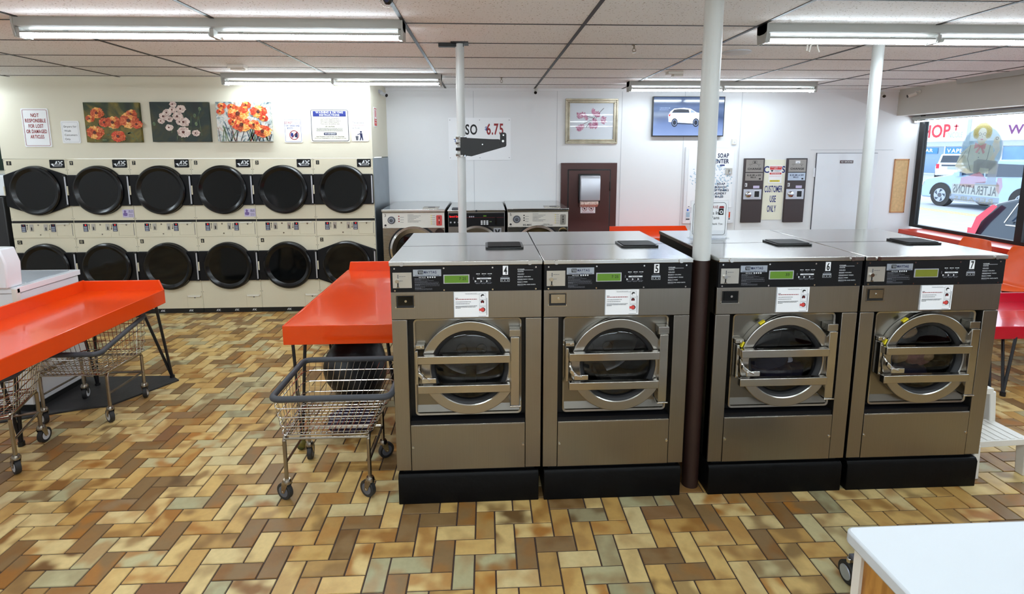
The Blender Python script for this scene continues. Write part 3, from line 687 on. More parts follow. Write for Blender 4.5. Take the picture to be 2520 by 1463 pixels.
# ------------------------------------------------------------------ back wall things
def d_price(b, W, H, y):
    b.text('IPSO', -.157, .06, .125, y, 'ink', w=.25, bold=1); b.text('$', .085, .115, .045, y, 'ink_price_blue', bold=1); b.text('6.75', .20, .06, .135, y, 'ink_red', w=.22, bold=1)
    b.text('TRIPLE LOAD', -.13, -.045, .045, y, 'ink_price_blue', w=.42, bold=1)
    b.text('4', -.18, -.15, .07, y, 'ink_price_blue', bold=1); b.line([(-.16, -.19), (-.12, -.17)], .015, y, 'ink_red')
    for x in (-W+.02, 0, W-.02):
        for z in (-H+.03, H-.03): b.disc(x, z, .005, y, 'ink_grey', n=8)
wall_sign('price_sign', 'large white price sign on the back wall behind the thin pole', 'sign', -.485, .329, 1.741, 2.289, d_price, y=YB, r=.005)
t = thing('framed_picture', 'pink magnolia picture in a champagne gold frame on the back wall', 'picture', (1.395, YB, 2.243))
b = B(); W, H = .347, .292
for a, bb, d0, mm in ((0, .022, .03, 'gold'), (.022, .042, .022, 'gold'), (.042, .058, .028, 'gold')):
    b.box(-W+a, W-a, -d0, 0, H-bb, H-a, mm); b.box(-W+a, W-a, -d0, 0, -H+a, -H+bb, mm); b.box(-W+a, -W+bb, -d0, 0, -H+bb, H-bb, mm); b.box(W-bb, W-a, -d0, 0, -H+bb, H-bb, mm)
b.build('frame', t, bevel=.004)
b = B(); b.box(-W+.05, W-.05, -.012, -.005, -H+.05, H-.05, 'white_paper'); rr = random.Random(9); y = -.0135
for a in (((.16, .17), (.08, .09), (.02, .03)), ((-.09, .09), (-.05, .06), (.0, .05), (.05, .03)), ((-.1, -.03), (-.04, .0), (0, .01)), ((-.07, -.08), (-.03, -.02), (.04, .01)), ((.05, .03), (.08, .07), (.06, .13))): b.line(a, .006, y, 'flower_core')
for cx, cz, r, a0 in ((-.13, .04, .10, 1.9), (-.0, .11, .07, .4), (.06, .06, .085, 1.2), (.08, -.0, .10, 3.6), (.12, .02, .085, 0), (.02, -.03, .08, 4.2), (-.12, -.11, .10, 2.3), (-.1, .05, .06, .2)):
    for k in range(5):
        a = a0+(k-2)*.42; L_ = r*rr.uniform(.75, 1.1); n_ = (-math.sin(a)*r*.22, math.cos(a)*r*.22)
        pts = [(cx, cz)]+[(cx+L_*q*math.cos(a)+n_[0]*math.sin(PI*q), cz+L_*q*math.sin(a)+n_[1]*math.sin(PI*q)) for q in (.3, .6, .85, 1)]+[(cx+L_*q*math.cos(a)-n_[0]*math.sin(PI*q), cz+L_*q*math.sin(a)-n_[1]*math.sin(PI*q)) for q in (.85, .6, .3)]
        b.shape(pts, y-.0004*(k+1), 'petal_pink')
b.text('.', .16, -.15, .02, y, 'ink_grey'); b.build('print', t)
b = B(); b.box(-W+.055, W-.055, -.0195, -.0185, -H+.055, H-.055, 'glass_acrylic'); b.build('picture_glass', t)
# television
t = thing('television', 'flat wall television showing a white car on a blue screen', 'television', (2.672, YB-.06, 2.303))
W, H = .478, .258
b = B(); b.box(-W, W, 0, .045, -H, H, 'black_gloss'); b.box(-W, W, -.006, .0, -H, -H+.012, 'black'); b.box(-W, W, -.006, 0, H-.008, H, 'black'); b.box(-W, -W+.008, -.006, 0, -H, H, 'black'); b.box(W-.008, W, -.006, 0, -H, H, 'black'); b.build('casing', t)
b = B(); y = -.003; b.rect(-W+.008, W-.008, -H+.012, H-.008, y, 'tv_picture'); y -= .0008
ox, oz, k = .01, .0, .56
def car_pts(P): return [(ox+x*k*1.12, oz+z*k*.95) for x, z in P]
b.shape(car_pts([(-.44, -.13), (-.45, .03), (-.41, .12), (-.33, .19), (-.12, .21), (.02, .19), (.15, .10), (.36, .055), (.44, 0), (.45, -.14), (.38, -.2), (-.05, -.16)]), y, 'tv_white')
b.shape(car_pts([(-.38, .09), (-.33, .17), (-.2, .185), (-.02, .17), (.0, .09)]), y-.0005, 'tv_dark'); b.shape(car_pts([(.02, .09), (.03, .17), (.13, .1)]), y-.0005, 'tv_mid')
b.shape(car_pts([(.22, -.08), (.44, -.05), (.44, -.17), (.26, -.16)]), y-.0005, 'tv_dark'); b.shape(car_pts([(.24, .01), (.36, .02), (.38, -.02), (.26, -.03)]), y-.0008, 'tv_mid')
for wx in (-.35, .16): b.disc(ox+wx*k, oz-.14*k, .075*k, y-.0008, 'tv_dark', rz=.1*k); b.ringd(ox+wx*k, oz-.14*k, .045*k, .055*k, y-.0012, 'tv_mid', 14, 1.3)
b.line([(ox-.33*k, oz-.16*k), (ox+.14*k, oz-.175*k)], .02*k, y-.0006, 'tv_dark'); b.shape(car_pts([(-.44, .05), (-.40, .06), (-.41, .01), (-.44, .0)]), y-.0006, 'led')
b.greek(-.39, -.25, .105, .008, y, 'tv_mid'); b.greek(-.39, -.27, .085, .006, y, 'tv_mid', 5); b.build('screen', t)
# towel dispenser and door sticker
t = thing('towel_dispenser', 'shiny steel paper towel dispenser mounted on the brown door', 'dispenser', (1.372, YB-.044, 1.355))
b = B(); b.box(-.145, .145, -.03, 0, -.19, .2, 'black'); b.build('backplate', t, bevel=.008)
b = B(); b.prism([(-.03, -.16), (-.10, -.15), (-.11, .12), (-.09, .18), (-.03, .18)], 'x', -.132, .132, 'bezel_silver'); b.build('steel_cover', t, bevel=.01)
b = B(); b.prism([(-.03, -.16), (-.1, -.16), (-.095, -.2), (-.03, -.24)], 'x', -.125, .11, 'petal_pale'); b.build('paper_towel', t)
b = B(); b.box(-.1, .1, -.003, 0, -.052, .052, 'white_paper')
for x in (-.045, .045): b.ringd(x, .01, .028, .034, -.0042, 'ink_red', 24); b.disc(x, .008, .012, -.0042, 'ink', n=8); b.line([(x-.02, .03), (x+.02, -.01)], .004, -.005, 'ink_red')
b.greek(-.08, .08, -.042, .005, -.0042, 'ink_red')
solo(b, 'door_sticker', 'white sticker with two red prohibition circles on the brown door', 'sticker', (1.362, YB-.045, 1.082))
# soap vending panel
t = thing('soap_vending_machine', 'white wall vending panel for soap and bags, behind the thick pole', 'vending machine', (3.02, YB-.004, 0))
b = B(); b.box(-.35, .35, -.03, 0, .875, 1.907, 'white_enamel'); b.box(-.31, .31, -.034, -.03, 1.09, 1.88, 'white_paper'); b.rect(-.31, .31, .9, 1.02, -.032, 'white_paper'); b.build('cabinet', t, bevel=.004)
b = B(); y = -.0355; rr = random.Random(4)
for k in range(420):
    a = rr.uniform(0, 2*PI); q = math.sqrt(rr.random()); x, z = .01+.29*q*math.cos(a), 1.47+.27*q*math.sin(a)
    if abs(x+.02) < .02 or rr.random() < q*.6: continue
    b.disc(x, z, rr.uniform(.006, .014), y-.0001*(k % 9), 'soap_blue', rz=rr.uniform(.004, .009), n=6, a0=rr.random()*6)
b.build('bubble_print', t)
b = B(); y = -.037
b.text('SOAP', .16, 1.765, .055, y, 'ink_navy', w=.15, bold=1); b.text('CENTER', .12, 1.69, .055, y, 'ink_navy', w=.24, bold=1); b.rect(.12, .185, 1.655, 1.672, y, 'ink_blue')
for k, (s_, w_) in enumerate((('SOAP', .11), ('BLEACH', .155), ('SOFTENERS', .235), ('LAUNDRY', .18), ('BAGS', .11))): b.text(s_, .15-.004*k, 1.40-k*.043, .027, y, 'ink_navy', w=w_, bold=1)
for x in (-.29, -.225, -.16, -.09, .04, .12, .185, .25): b.disc(x, 1.06, .013, -.0345, 'dot_blue', n=16)
b.rect(-.31, -.26, .96, 1.03, -.0345, 'soap_blue'); b.rect(.28, .3, .95, 1.03, -.0345, 'petal_red'); b.rect(-.31, -.26, .925, .945, -.0345, 'ink_grey'); b.rect(.28, .3, .925, .945, -.0345, 'ink_grey'); b.rect(-.29, -.27, 1.105, 1.112, y, 'ink'); b.build('lettering', t)
b = B(); b.box(.20, .285, -.05, -.034, 1.545, 1.625, 'coin_plate'); b.box(.238, .246, -.052, -.05, 1.57, 1.605, 'black'); b.cyl((.25, -.05, 1.565), (.25, -.062, 1.565), .011, 'chrome'); b.build('coin_slot', t)
# change machines
def changer(x, label, alt):
    t = thing('change_machine', label, 'change machine', (x, YB, 0)); W = .14
    b = B(); b.box(-W, W, -.03, 0, .88, 1.754, 'change_panel'); b.build('cabinet', t, bevel=.004)
    b = B(); b.box(-W+.02, W-.02, -.035, -.03, 1.57, 1.737, 'change_plate'); y = -.0362
    b.text('CHANGE', 0, 1.60, .026, y, 'ink', w=.19, bold=1)
    if alt: b.rect(-.03, .035, 1.685, 1.72, y-.0005, 'white_paper'); b.rect(-.005, .015, 1.692, 1.697, y-.001, 'ink_blue')
    else: b.rrect(-.03, .03, 1.685, 1.72, .004, y, 'ink', .003); b.text('$', 0, 1.69, .026, y, 'ink', sx=1.4, bold=1)
    b.line([(-.08, 1.672), (-.03, 1.675)], .003, y, 'ink'); b.line([(.03, 1.675), (.08, 1.672)], .003, y, 'ink'); b.shape([(.05, 1.655), (.065, 1.645), (.06, 1.66)], y, 'ink'); b.shape([(-.065, 1.65), (-.055, 1.655), (-.06, 1.66)], y, 'ink'); b.build('header_plate', t)
    b = B(); b.box(-W+.02, W-.02, -.035, -.03, 1.455, 1.558, 'badge_silver' if alt else 'change_plate'); b.text('$1, $5, $10, or $20', -.0, 1.518, .02, y, 'ink_navy' if alt else 'ink', w=.19, bold=1); b.text('BILLS', -.01, 1.49, .018, y, 'ink_navy' if alt else 'ink', w=.07, bold=1); b.rect(.07, .095, 1.468, 1.488, y, 'ink'); b.build('bills_plate', t)
    b = B(); b.rect(-.115, -.085, 1.372, 1.42, -.0315, 'ink_white'); b.rect(-.11, -.1, 1.38, 1.41, -.032, 'ink'); b.box(.0, .085, -.034, -.03, 1.35, 1.385, 'sticker_lav'); b.build('stickers', t)
    b = B(); b.box(-.132, .115, -.042, -.03, 1.20, 1.338, 'bezel_silver'); b.box(.01, .09, -.044, -.041, 1.222, 1.318, 'white_enamel'); b.box(.017, .083, -.046, -.0435, 1.232, 1.312, 'black'); b.build('tray_bezel', t, bevel=.003)
    b = B(); b.lathe([(0, -.012), (.03, -.014), (.04, -.008), (.042, 0)], (-.068, -.042, 1.268), 'chrome', n=28); b.box(-.106, -.03, -.066, -.054, 1.262, 1.274, 'chrome'); b.build('coin_return_knob', t)
changer(3.62, 'brown change machine next to the soap panel, left of the pair', 0)
changer(4.212, 'brown change machine nearer the flush white door, right of the pair', 1)
def d_cust(b, W, H, y):
    b.text('CHANGE', -.085, .285, .09, y, 'ink_blue', sx=.55, bold=1) if 0 else b.text('C', -.115, .235, .085, y, 'ink_blue', sx=.9, bold=1)
    b.text('S', .12, .235, .085, y, 'ink_blue', sx=.9, bold=1)
    b.text('CUSTOMER', .0, -.03, .085, y, 'ink_blue', w=.25, bold=1); b.text('USE', -.0, -.165, .085, y, 'ink_blue', w=.085, bold=1); b.text('ONLY', -.01, -.30, .085, y, 'ink_blue', w=.125, bold=1)
wall_sign('customer_sign', 'tall cream sign in blue capitals between the two change machines', 'sign', 3.775, 4.062, .915, 1.735, d_cust, y=YB, face='card', r=.004)
b = B(); b.box(-.09, .09, -.002, 0, -.12, .12, 'white_paper'); y = -.0032
b.rrect(-.082, .082, .065, .11, .008, y, 'ink_pink'); b.text('CUSTOMER USE', 0, .092, .012, y-.0005, 'ink_white', w=.14, bold=1); b.text('ONLY', 0, .072, .012, y-.0005, 'ink_white', w=.05, bold=1); b.blob((-.05, y, .05), .012, 'ink', 3, sq=(1.5, .02, .8)); b.greek(-.02, .075, .048, .006, y, 'ink_grey'); b.greek(-.02, .06, .036, .005, y, 'ink_grey', 2)
b.rrect(-.082, .082, .0, .025, .008, y, 'ink_pink'); b.greek(-.06, .06, .008, .008, y-.0005, 'ink_white', 4); b.greek(-.08, .08, -.025, .003, y, 'ink_pink', 5); b.rect(-.075, .065, -.1, -.075, y, 'yellow'); b.greek(-.06, .05, -.09, .006, y-.0005, 'ink_grey', 6)
solo(b, 'taped_notice', 'small red and white paper notice taped over the cream customer sign', 'sign', (3.93, YB-.0075, 1.535))
b = B(); b.box(-.092, .092, -.003, 0, -.02, .02, 'brown_paint'); b.text('NO SMOKING', 0, -.011, .022, -.0045, 'ink_white', w=.16, bold=1)
solo(b, 'door_sign', 'small maroon no smoking plate on the flush white door', 'sign', (4.908, YB-.0145, 1.703))
t = thing('cork_board', 'narrow cork board in a thin wood frame beside the window', 'board', (5.695, YB, 1.37))
b = B(); b.box(-.1, .092, -.008, 0, -.36, .36, 'cork'); b.build('cork', t)
b = B()
for a in ((-.1, .1, .355, .37), (-.1, .1, -.37, -.355), (.09, .102, -.37, .37), (-.102, -.092, -.37, .37)): b.box(a[0], a[1], -.014, 0, a[2], a[3], 'wood_trim')
b.build('frame', t)
# ================================================================== dryers
DW = .6702; DX0 = -5.3022
def door_outline(style, cx, cz, grow=0, n=40):
    r = .275+grow; hw = .333; hh = .172+grow
    if style == 'round':
        a0 = math.asin(hh/r); P = []
        for i in range(n+1): a = a0+(PI-2*a0)*i/n; P.append((cx+r*math.cos(a), cz+r*math.sin(a)))
        P += [(cx-hw+.008, cz+hh), (cx-hw, cz+hh-.008), (cx-hw, cz-hh+.008), (cx-hw+.008, cz-hh)]
        for i in range(n+1): a = PI+a0+(PI-2*a0)*i/n; P.append((cx+r*math.cos(a), cz+r*math.sin(a)))
        P += [(cx+hw-.008, cz-hh), (cx+hw, cz-hh+.008), (cx+hw, cz+hh-.008), (cx+hw-.008, cz+hh)]
        return P
    # tangent from the corner to the circle
    d = math.hypot(hw, hh); th = math.atan2(hh, hw)+math.acos(min(1, r/d))
    P = []
    for i in range(n+1): a = th+(PI-2*th)*i/n; P.append((cx+r*math.cos(a), cz+r*math.sin(a)))
    P += [(cx-hw, cz+hh), (cx-hw, cz-hh)]
    for i in range(n+1): a = PI+th+(PI-2*th)*i/n; P.append((cx+r*math.cos(a), cz+r*math.sin(a)))
    P += [(cx+hw, cz-hh), (cx+hw, cz+hh)]
    return P
def dryer_door(t, cz, style):
    cx = DW/2
    b = B(); b.prism(door_outline(style, cx, cz), 'y', -.032, -.001, 'black_panel')
    d = b.build('door', t, bevel=.008)
    b = B(); b.lathe([(.272, -.034), (.27, -.05), (.258, -.062), (.245, -.062), (.225, -.046), (.208, -.036)], (cx, 0, cz), 'black_gloss', n=64); b.build('door_rim', d)
    b = B(); b.lathe([(.212, -.0385), (.15, -.0375), (.0, -.0365)], (cx, 0, cz), 'glass_dark', n=64); b.build('door_glass', d)
    b = B(); b.box(DW-.021, DW-.007, -.036, -.004, cz-.155, cz+.155, 'bezel_silver'); b.box(DW-.034, DW-.003, -.04, -.03, cz+.155, cz+.172, 'black'); b.box(DW-.034, DW-.003, -.04, -.03, cz-.172, cz-.155, 'black'); b.build('hinge', d)
    b = B(); b.box(.0005, .012, -.042, -.004, cz-.05, cz+.05, 'cream'); b.build('latch_tab', d)
def adc(b, x, z, h, y, m):   # the maker's three slanted letters
    b.shape([(x-.9*h, z), (x-.35*h, z+h), (x-.1*h, z+h), (x-.1*h, z), (x-.3*h, z), (x-.3*h, z+.55*h), (x-.65*h, z)], y, m)
    b.shape([(x-.02*h, z+h), (x+.45*h, z+h), (x+.62*h, z+.6*h), (x+.5*h, z+.1*h), (x+.3*h, z), (x+.1*h, z), (x+.38*h, z+.5*h), (x+.3*h, z+.75*h)], y-.0003, m)
    b.shape([(x+1.35*h, z+h), (x+.9*h, z+h), (x+.68*h, z+.6*h), (x+.74*h, z+.15*h), (x+.95*h, z), (x+1.3*h, z), (x+1.3*h, z+.22*h), (x+.98*h, z+.25*h), (x+.93*h, z+.6*h), (x+1.05*h, z+.78*h), (x+1.35*h, z+.78*h)], y-.0006, m)
ORD = ['leftmost, angular upper door', 'second from the left, purple sticker below it', 'third from the left', 'fourth from the left, purple sticker below it', 'fifth from the left', 'rightmost, angular lower door']
nums = [('11', '12'), ('9', '10'), ('7', '8'), ('5', '6'), ('3', '4'), ('1', '2')]
def dryer(i):
    t = thing('stacked_dryer', 'cream double dryer with black doors, '+ORD[i], 'dryer', (DX0+i*DW, YD, 0), 0, 'stacked dryers along the left wall')
    g = .0015
    b = B(); b.box(g, DW-g, .003, .9, .055, 1.78, 'cream'); b.box(.004, DW-.004, .001, .01, 1.066, 1.096, 'black'); b.build('cabinet', t)
    b = B(); b.box(g, DW-g, -.001, .003, 1.094, 1.78, 'cream')
    for x in (.012, DW-.012):
        for z in (1.115, 1.66, 1.765): b.disc(x, z, .004, -.0022, 'ink_grey', n=8)
    b.build('upper_panel', t)
    b = B(); b.box(g, DW-g, -.001, .003, .055, .896, 'cream')
    for x in (.012, DW-.012):
        for z in (.885, .79, .25): b.disc(x, z, .004, -.0022, 'ink_grey', n=8)
    b.build('lower_panel', t)
    dryer_door(t, 1.432, 'angular' if i == 0 else 'round'); dryer_door(t, .56, 'angular' if i == 5 else 'round')
    # control strip with its coin slots
    b = B(); b.box(g, DW-g, -.003, .003, .899, 1.067, 'cream'); b.box(DW-.19, DW-.188, -.0045, -.003, .92, 1.05, 'cream_dark'); b.box(DW-.19, DW-.02, -.0045, -.003, .918, .920, 'cream_dark'); b.box(DW-.024, DW-.02, -.0045, -.003, .92, 1.055, 'ink_grey')
    b.line([(.165, .99), (.165, 1.045)], .005, -.0045, 'ink'); b.shape([(.157, 1.04), (.173, 1.04), (.165, 1.056)], -.0045, 'ink')
    b.line([(.405, .995), (.405, 1.05)], .005, -.0045, 'ink'); b.shape([(.397, 1.0), (.413, 1.0), (.405, .984)], -.0045, 'ink')
    b.disc(.285, 1.045, .009, -.0045, 'chrome_dull', n=14); p = b.build('control_strip', t)
    for x in (.125, .445):
        b = B(); b.box(x-.024, x+.024, -.006, -.003, .967, 1.055, 'ink_navy'); b.rect(x-.017, x+.019, 1.032, 1.051, -.0068, 'black')
        b.text('%d' % (8+i % 2*2) if i else '8', x+.004, 1.034, .014, -.0075, 'led' if i else 'ink_red', bold=1)
        for q in range(3): b.rect(x-.018, x+.018, 1.010-q*.019, 1.023-q*.019, -.0068, 'badge_silver')
        b.build('timer_display', p)
    for x in (.21, .365):
        b = B(); b.box(x-.02, x+.02, -.007, -.003, .978, 1.055, 'coin_plate'); b.box(x-.003, x+.007, -.009, -.0065, .985, 1.02, 'black'); b.box(x-.006, x+.002, -.010, -.0065, 1.018, 1.028, 'chrome'); b.build('coin_slot', p)
    b = B(); b.box(.165, .40, -.002, .0, .905, .965, 'cream_dark'); b.box(.172, .395, -.006, -.003, .905, .95, 'cream'); b.disc(.30, .935, .008, -.0075, 'chrome_dull', n=12); b.build('coin_drawer', p)
    b = B(); b.box(DW-.18, DW-.045, -.014, -.003, 1.052, 1.064, 'cream_light'); b.disc(DW-.10, 1.04, .009, -.0045, 'chrome_dull', n=12); b.build('panel_handle', p)
    # lint door low right
    b = B(); b.box(DW-.175, DW-.012, -.0025, .0, .062, .212, 'cream'); b.box(DW-.178, DW-.175, -.002, .0, .062, .212, 'cream_dark'); ld = b.build('lint_door', t)
    b = B(); b.prism([(DW-.165, .208), (DW-.015, .208), (DW-.03, .192), (DW-.155, .192)], 'y', -.018, -.002, 'cream_light'); b.disc(DW-.09, .182, .008, -.0035, 'ink_grey', n=12); b.build('handle', ld)
    b = B(); b.box(g, DW-g, .0, .02, 0, .054, 'kick')
    for x in ([], [], [.2, .52], [.16, .37, .57], [.3], [.3])[i]: adc(b, x, .018, .022, -.0008, 'ink_white')
    b.build('kick_plate', t)
    # badge and numbers
    b = B(); b.prism(rpts(DW-.178, DW-.022, 1.682, 1.772, .008), 'y', -.0045, -.001, 'black_panel'); adc(b, DW-.09, 1.715, .042, -.0055, 'ink_white'); b.shape([(DW-.165, 1.726), (DW-.138, 1.73), (DW-.13, 1.705), (DW-.045, 1.708), (DW-.045, 1.702), (DW-.14, 1.70), (DW-.135, 1.692)], -.0055, 'ink_white'); b.build('maker_badge', t)
    for s_, z in ((nums[i][0], 1.735), (nums[i][1], .85)):
        w_ = .016+.012*len(s_)
        b = B(); b.box(.035, .035+w_*1.25, -.003, -.001, z-.022, z+.022, 'black'); b.text(s_, .035+w_*.62, z-.015, .03, -.004, 'cream_dark', sx=.8, bold=1); b.build('number_plate', t)
    if i == 5: b = B(); b.box(DW, DW+.006, .006, .9, .0, 1.78, 'galv'); b.build('side_panel', t, label='grey galvanised side panel')
    if i in (1, 3):
        b = B(); x = DW-.064; b.box(x-.062, x+.062, -.005, -.003, 1.125, 1.215, 'sticker_lav'); y = -.0058
        b.blob((x-.03, y, 1.16), .024, 'sticker_purple', 4, sq=(1, .01, .8)); b.blob((x-.034, y, 1.192), .012, 'sticker_purple', 5, sq=(1, .01, 1.2)); b.line([(x-.05, 1.175), (x-.05, 1.14)], .006, y, 'sticker_purple')
        b.text('BEE THE', x+.03, 1.195, .009, y, 'ink_navy', w=.045, bold=1); b.text('DIFFERENCE', x+.03, 1.18, .009, y, 'ink_navy', w=.05, bold=1)
        for q in range(3): b.greek(x+.005, x+.055, 1.160-q*.012, .004, y, 'ink_grey', q)
        b.build('sticker', t)
for i in range(6): dryer(i)
t = thing('vending_machine', 'dark machine at the left edge beyond the dryers', 'machine', (-5.85, 6.0, 0))
b = B(); b.box(-.40, .47, 0, .7, 0, 1.36, 'dark_cabinet'); b.build('body', t, bevel=.01)
b = B(); b.box(-.40, .50, .02, .6, 1.37, 1.60, 'white_enamel'); b.build('white_top', t, bevel=.01)
b = B(); b.box(-.3, .55, -.01, 0, -.35, .3, 'foliage'); solo(b, 'foliage_poster', 'dark green leafy poster at the left edge of the wall', 'poster', (-5.9, YB-.012, 1.98))

# ================================================================== front-loading washers
FW = .757
def washer(x, y, rz, num, lcd, label, extra):
    t = thing('front_load_washer', label, 'washer', (x, y, 0), rz, 'large steel washers in the front row')
    W = FW; cx, cz = .389, .75
    b = B(); b.prism([(-.012, 0), (-.012, .150), (0, .168), (.85, .168), (.85, 0)], 'x', .006, W-.010, 'pedestal'); b.build('pedestal', t, bevel=.004)
    b = B(); b.box(0, .01, .012, .9, .186, 1.288, 'side_dark'); b.box(W-.01, W, .012, .9, .186, 1.288, 'side_dark'); b.box(.01, W-.01, .89, .9, .186, 1.288, 'side_dark'); b.box(.01, W-.01, .1, .89, .175, .2, 'side_dark'); b.box(.03, W-.03, .02, .8, .16, .19, 'black'); b.build('side_panels', t)
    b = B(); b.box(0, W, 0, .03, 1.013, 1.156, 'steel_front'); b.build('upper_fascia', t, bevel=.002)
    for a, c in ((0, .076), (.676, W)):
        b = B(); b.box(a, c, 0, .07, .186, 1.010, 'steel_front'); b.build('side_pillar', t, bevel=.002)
    b = B(); b.box(.079, .673, -.001, .03, .186, .437, 'steel_front'); b.box(.079, .673, .0, .06, .437, .441, 'steel_bar')
    p = b.build('access_panel', t, bevel=.001)
    for sx_ in (.088, .664):
        b = B(); b.cyl((sx_, -.001, .318), (sx_, -.005, .318), .006, 'chrome'); b.build('screw', p)
    # recess
    b = B(); b.frame_hole(.076, .676, .441, 1.012, cx, cz, .215, .062, 'black'); b.box(.079, .673, .008, .06, .441, .462, 'black_panel'); b.build('recess_panel', t)
    b = B(); b.frame_hole(.110, .650, .492, 1.000, cx, cz, .213, .036, 'steel_plate')
    rp = rpts(.104, .656, .484, 1.006, .02, 4); rq = rpts(.112, .648, .494, .998, .014, 4); n = len(rp)
    b.add([(x_, .020, z_) for x_, z_ in rp]+[(x_, .022, z_) for x_, z_ in rq]+[(x_, .061, z_) for x_, z_ in rp]+[(x_, .037, z_) for x_, z_ in rq],
          [(i, (i+1) % n, (i+1) % n+n, i+n) for i in range(n)]+[(i, i+2*n, (i+1) % n+2*n, (i+1) % n) for i in range(n)]+[(i+n, (i+1) % n+n, (i+1) % n+3*n, i+3*n) for i in range(n)], 'steel_ring')
    b.prism([(.036, .50), (.024, .50), (.036, .535)], 'x', .114, .646, 'steel_plate'); b.build('door_surround', t)
    b = B(); b.lathe([(.212, .045), (.205, .10), (.235, .16), (.24, .45), (.22, .46), (0, .465)], (cx, 0, cz), 'drum', n=48)
    for k in range(3):
        a = 2*PI*k/3+.5; b.box(cx+.2*math.cos(a)-.03, cx+.2*math.cos(a)+.03, .17, .44, cz+.2*math.sin(a)-.02, cz+.2*math.sin(a)+.02, 'drum')
    for k in range(5): a = 2*PI*k/5+.3; b.lathe([(0, .455), (.03, .457), (.034, .463)], (cx+.1*math.cos(a), 0, cz+.1*math.sin(a)), 'chrome_dull', n=16)
    b.build('drum', t)
    # door
    b = B(); b.lathe([(.250, .034), (.2515, -.003), (.2495, -.009), (.246, -.011), (.203, -.009), (.1985, -.005), (.197, .03)], (cx, 0, cz), 'steel_ring', n=72); dr = b.build('door', t, angle=30)
    b = B(); b.lathe([(.197, -.004), (.186, .004), (.175, .020), (.175, .03)], (cx, 0, cz), 'rubber', n=56); b.build('gasket', dr)
    b = B(); b.lathe([(.180, .014), (.16, .005), (.11, -.002), (.0, -.006)], (cx, 0, cz), 'glass_door', n=56); b.build('door_glass', dr)
    for z in (.812, .656):
        b = B(); b.prism([(-.016, -.021), (-.046, -.021), (-.046, .021), (-.016, .021)], 'x', .128, .592, 'steel_bar') if 0 else b.box(.128, .594, -.048, -.016, z-.021, z+.021, 'steel_bar'); b.build('door_bar', dr, bevel=.003)
    b = B(); b.box(.598, .642, -.03, .03, .552, .918, 'steel_bar'); b.box(.592, .648, -.02, .034, .918, .956, 'steel_ring'); b.box(.594, .65, -.036, .034, .545, .552, 'chrome'); b.build('hinge_arm', dr, bevel=.002)
    b = B(); b.box(.115, .160, .0, .034, .853, .874, 'steel_bar'); b.cyl((.143, .0, .864), (.143, -.004, .864), .007, 'chrome'); b.box(.114, .128, -.02, .034, .672, .850, 'steel_bar'); b.build('latch_plate', dr, bevel=.002)
    b = B(); b.tube([(.138, -.02, .775), (.134, -.035, .76), (.142, -.048, .74), (.165, -.058, .722), (.19, -.062, .713)], .007, 'chrome', n=10); b.box(.150, .222, -.064, -.054, .698, .725, 'chrome'); b.prism([(.130, .735), (.134, .757), (.160, .733), (.158, .708)], 'y', -.058, -.04, 'chrome'); b.build('handle', dr, bevel=.003)
    if extra:
        for a in (2.15, 2.75):
            b = B(); P = [(cx+rr_*math.cos(a+d_), cz+rr_*math.sin(a+d_)) for rr_, d_ in ((.254, -.06), (.254, .06), (.262, .06), (.262, -.06))]
            b.prism(P, 'y', -.006, .012, 'yellow'); b.build('yellow_tag', dr)
    # control panel
    X = lambda q: .004+(q-15)/3320; Z = lambda q: 1.286-(q-108)/3300
    b = B(); b.box(.001, W-.001, -.004, .03, 1.156, 1.287, 'black_panel'); y = -.0052
    b.text('CD PLUS', X(528), Z(298), .0045, y, 'ink_white', w=.034, bold=1)
    for k in range(4): b.disc(X(622+k*38), Z(290), .004, y, 'ink_white', n=10)
    rr = random.Random(2)
    for k, (a, c, h) in enumerate(((400, 590, 312), (405, 640, 324), (400, 510, 337), (400, 715, 350), (400, 620, 370), (405, 800, 380), (405, 795, 402), (405, 820, 413), (405, 490, 424), (405, 815, 438), (405, 570, 460), (405, 515, 475), (405, 695, 486), (405, 690, 503))): b.greek(X(a), X(c), Z(h), .0024, y, 'ink_grey', k)
    for a in (1455, 1547, 1645): b.greek(X(a-36), X(a+38), Z(250), .0035, y, 'ink_white', a); b.rect(X(a-18), X(a+18), Z(276), Z(268), y, 'ink_grey')
    b.rect(X(1430), X(1668), Z(335), Z(310), y, 'ink_white'); b.greek(X(1480), X(1610), Z(327), .0025, y-.0005, 'ink_grey', 1); b.rect(X(1366), X(1382), Z(342), Z(298), y, 'ink_grey')
    for a in (1395, 1490, 1585): b.shape([(X(a), Z(350)), (X(a), Z(386)), (X(a+32), Z(368))], y, 'ink_white'); b.greek(X(a+42), X(a+78), Z(370), .003, y, 'ink_grey', a); b.greek(X(a+5), X(a+105), Z(402), .0035, y, 'ink_grey', a+3); b.greek(X(a+20), X(a+80), Z(414), .003, y, 'ink_grey', a+5)
    b.greek(X(1840), X(1955), Z(300), .0035, y, 'ink_grey', 8); b.rect(X(1822), X(1975), Z(334), Z(312), y, 'badge_silver'); b.rrect(X(1822), X(1975), Z(382), Z(336), .001, y, 'ink_white', .0012)
    for a in (1847, 1895, 1945): b.rect(X(a-12), X(a+12), Z(366), Z(352), y, 'badge_silver')
    b.text('CYCLES', X(2108), Z(183), .005, y, 'ink_white', al='l', w=.034, bold=1); b.rect(X(2110), X(2370), Z(191), Z(187), y, 'ink_white')
    for k, (s_, w_) in enumerate((('WHITES', .03), ('COLORS', .033), ('BRIGHT COLORS', .066), ('PERMANENT PRESS', .078), ('BULKY ITEMS', .05), ('DELICATES AND KNITS', .09))):
        b.text(s_, X(2108), Z(218+k*45), .0042, y, 'ink_white', al='l', w=w_, bold=1); b.greek(X(2108), X(2210), Z(229+k*46), .0024, y, 'ink_grey', k)
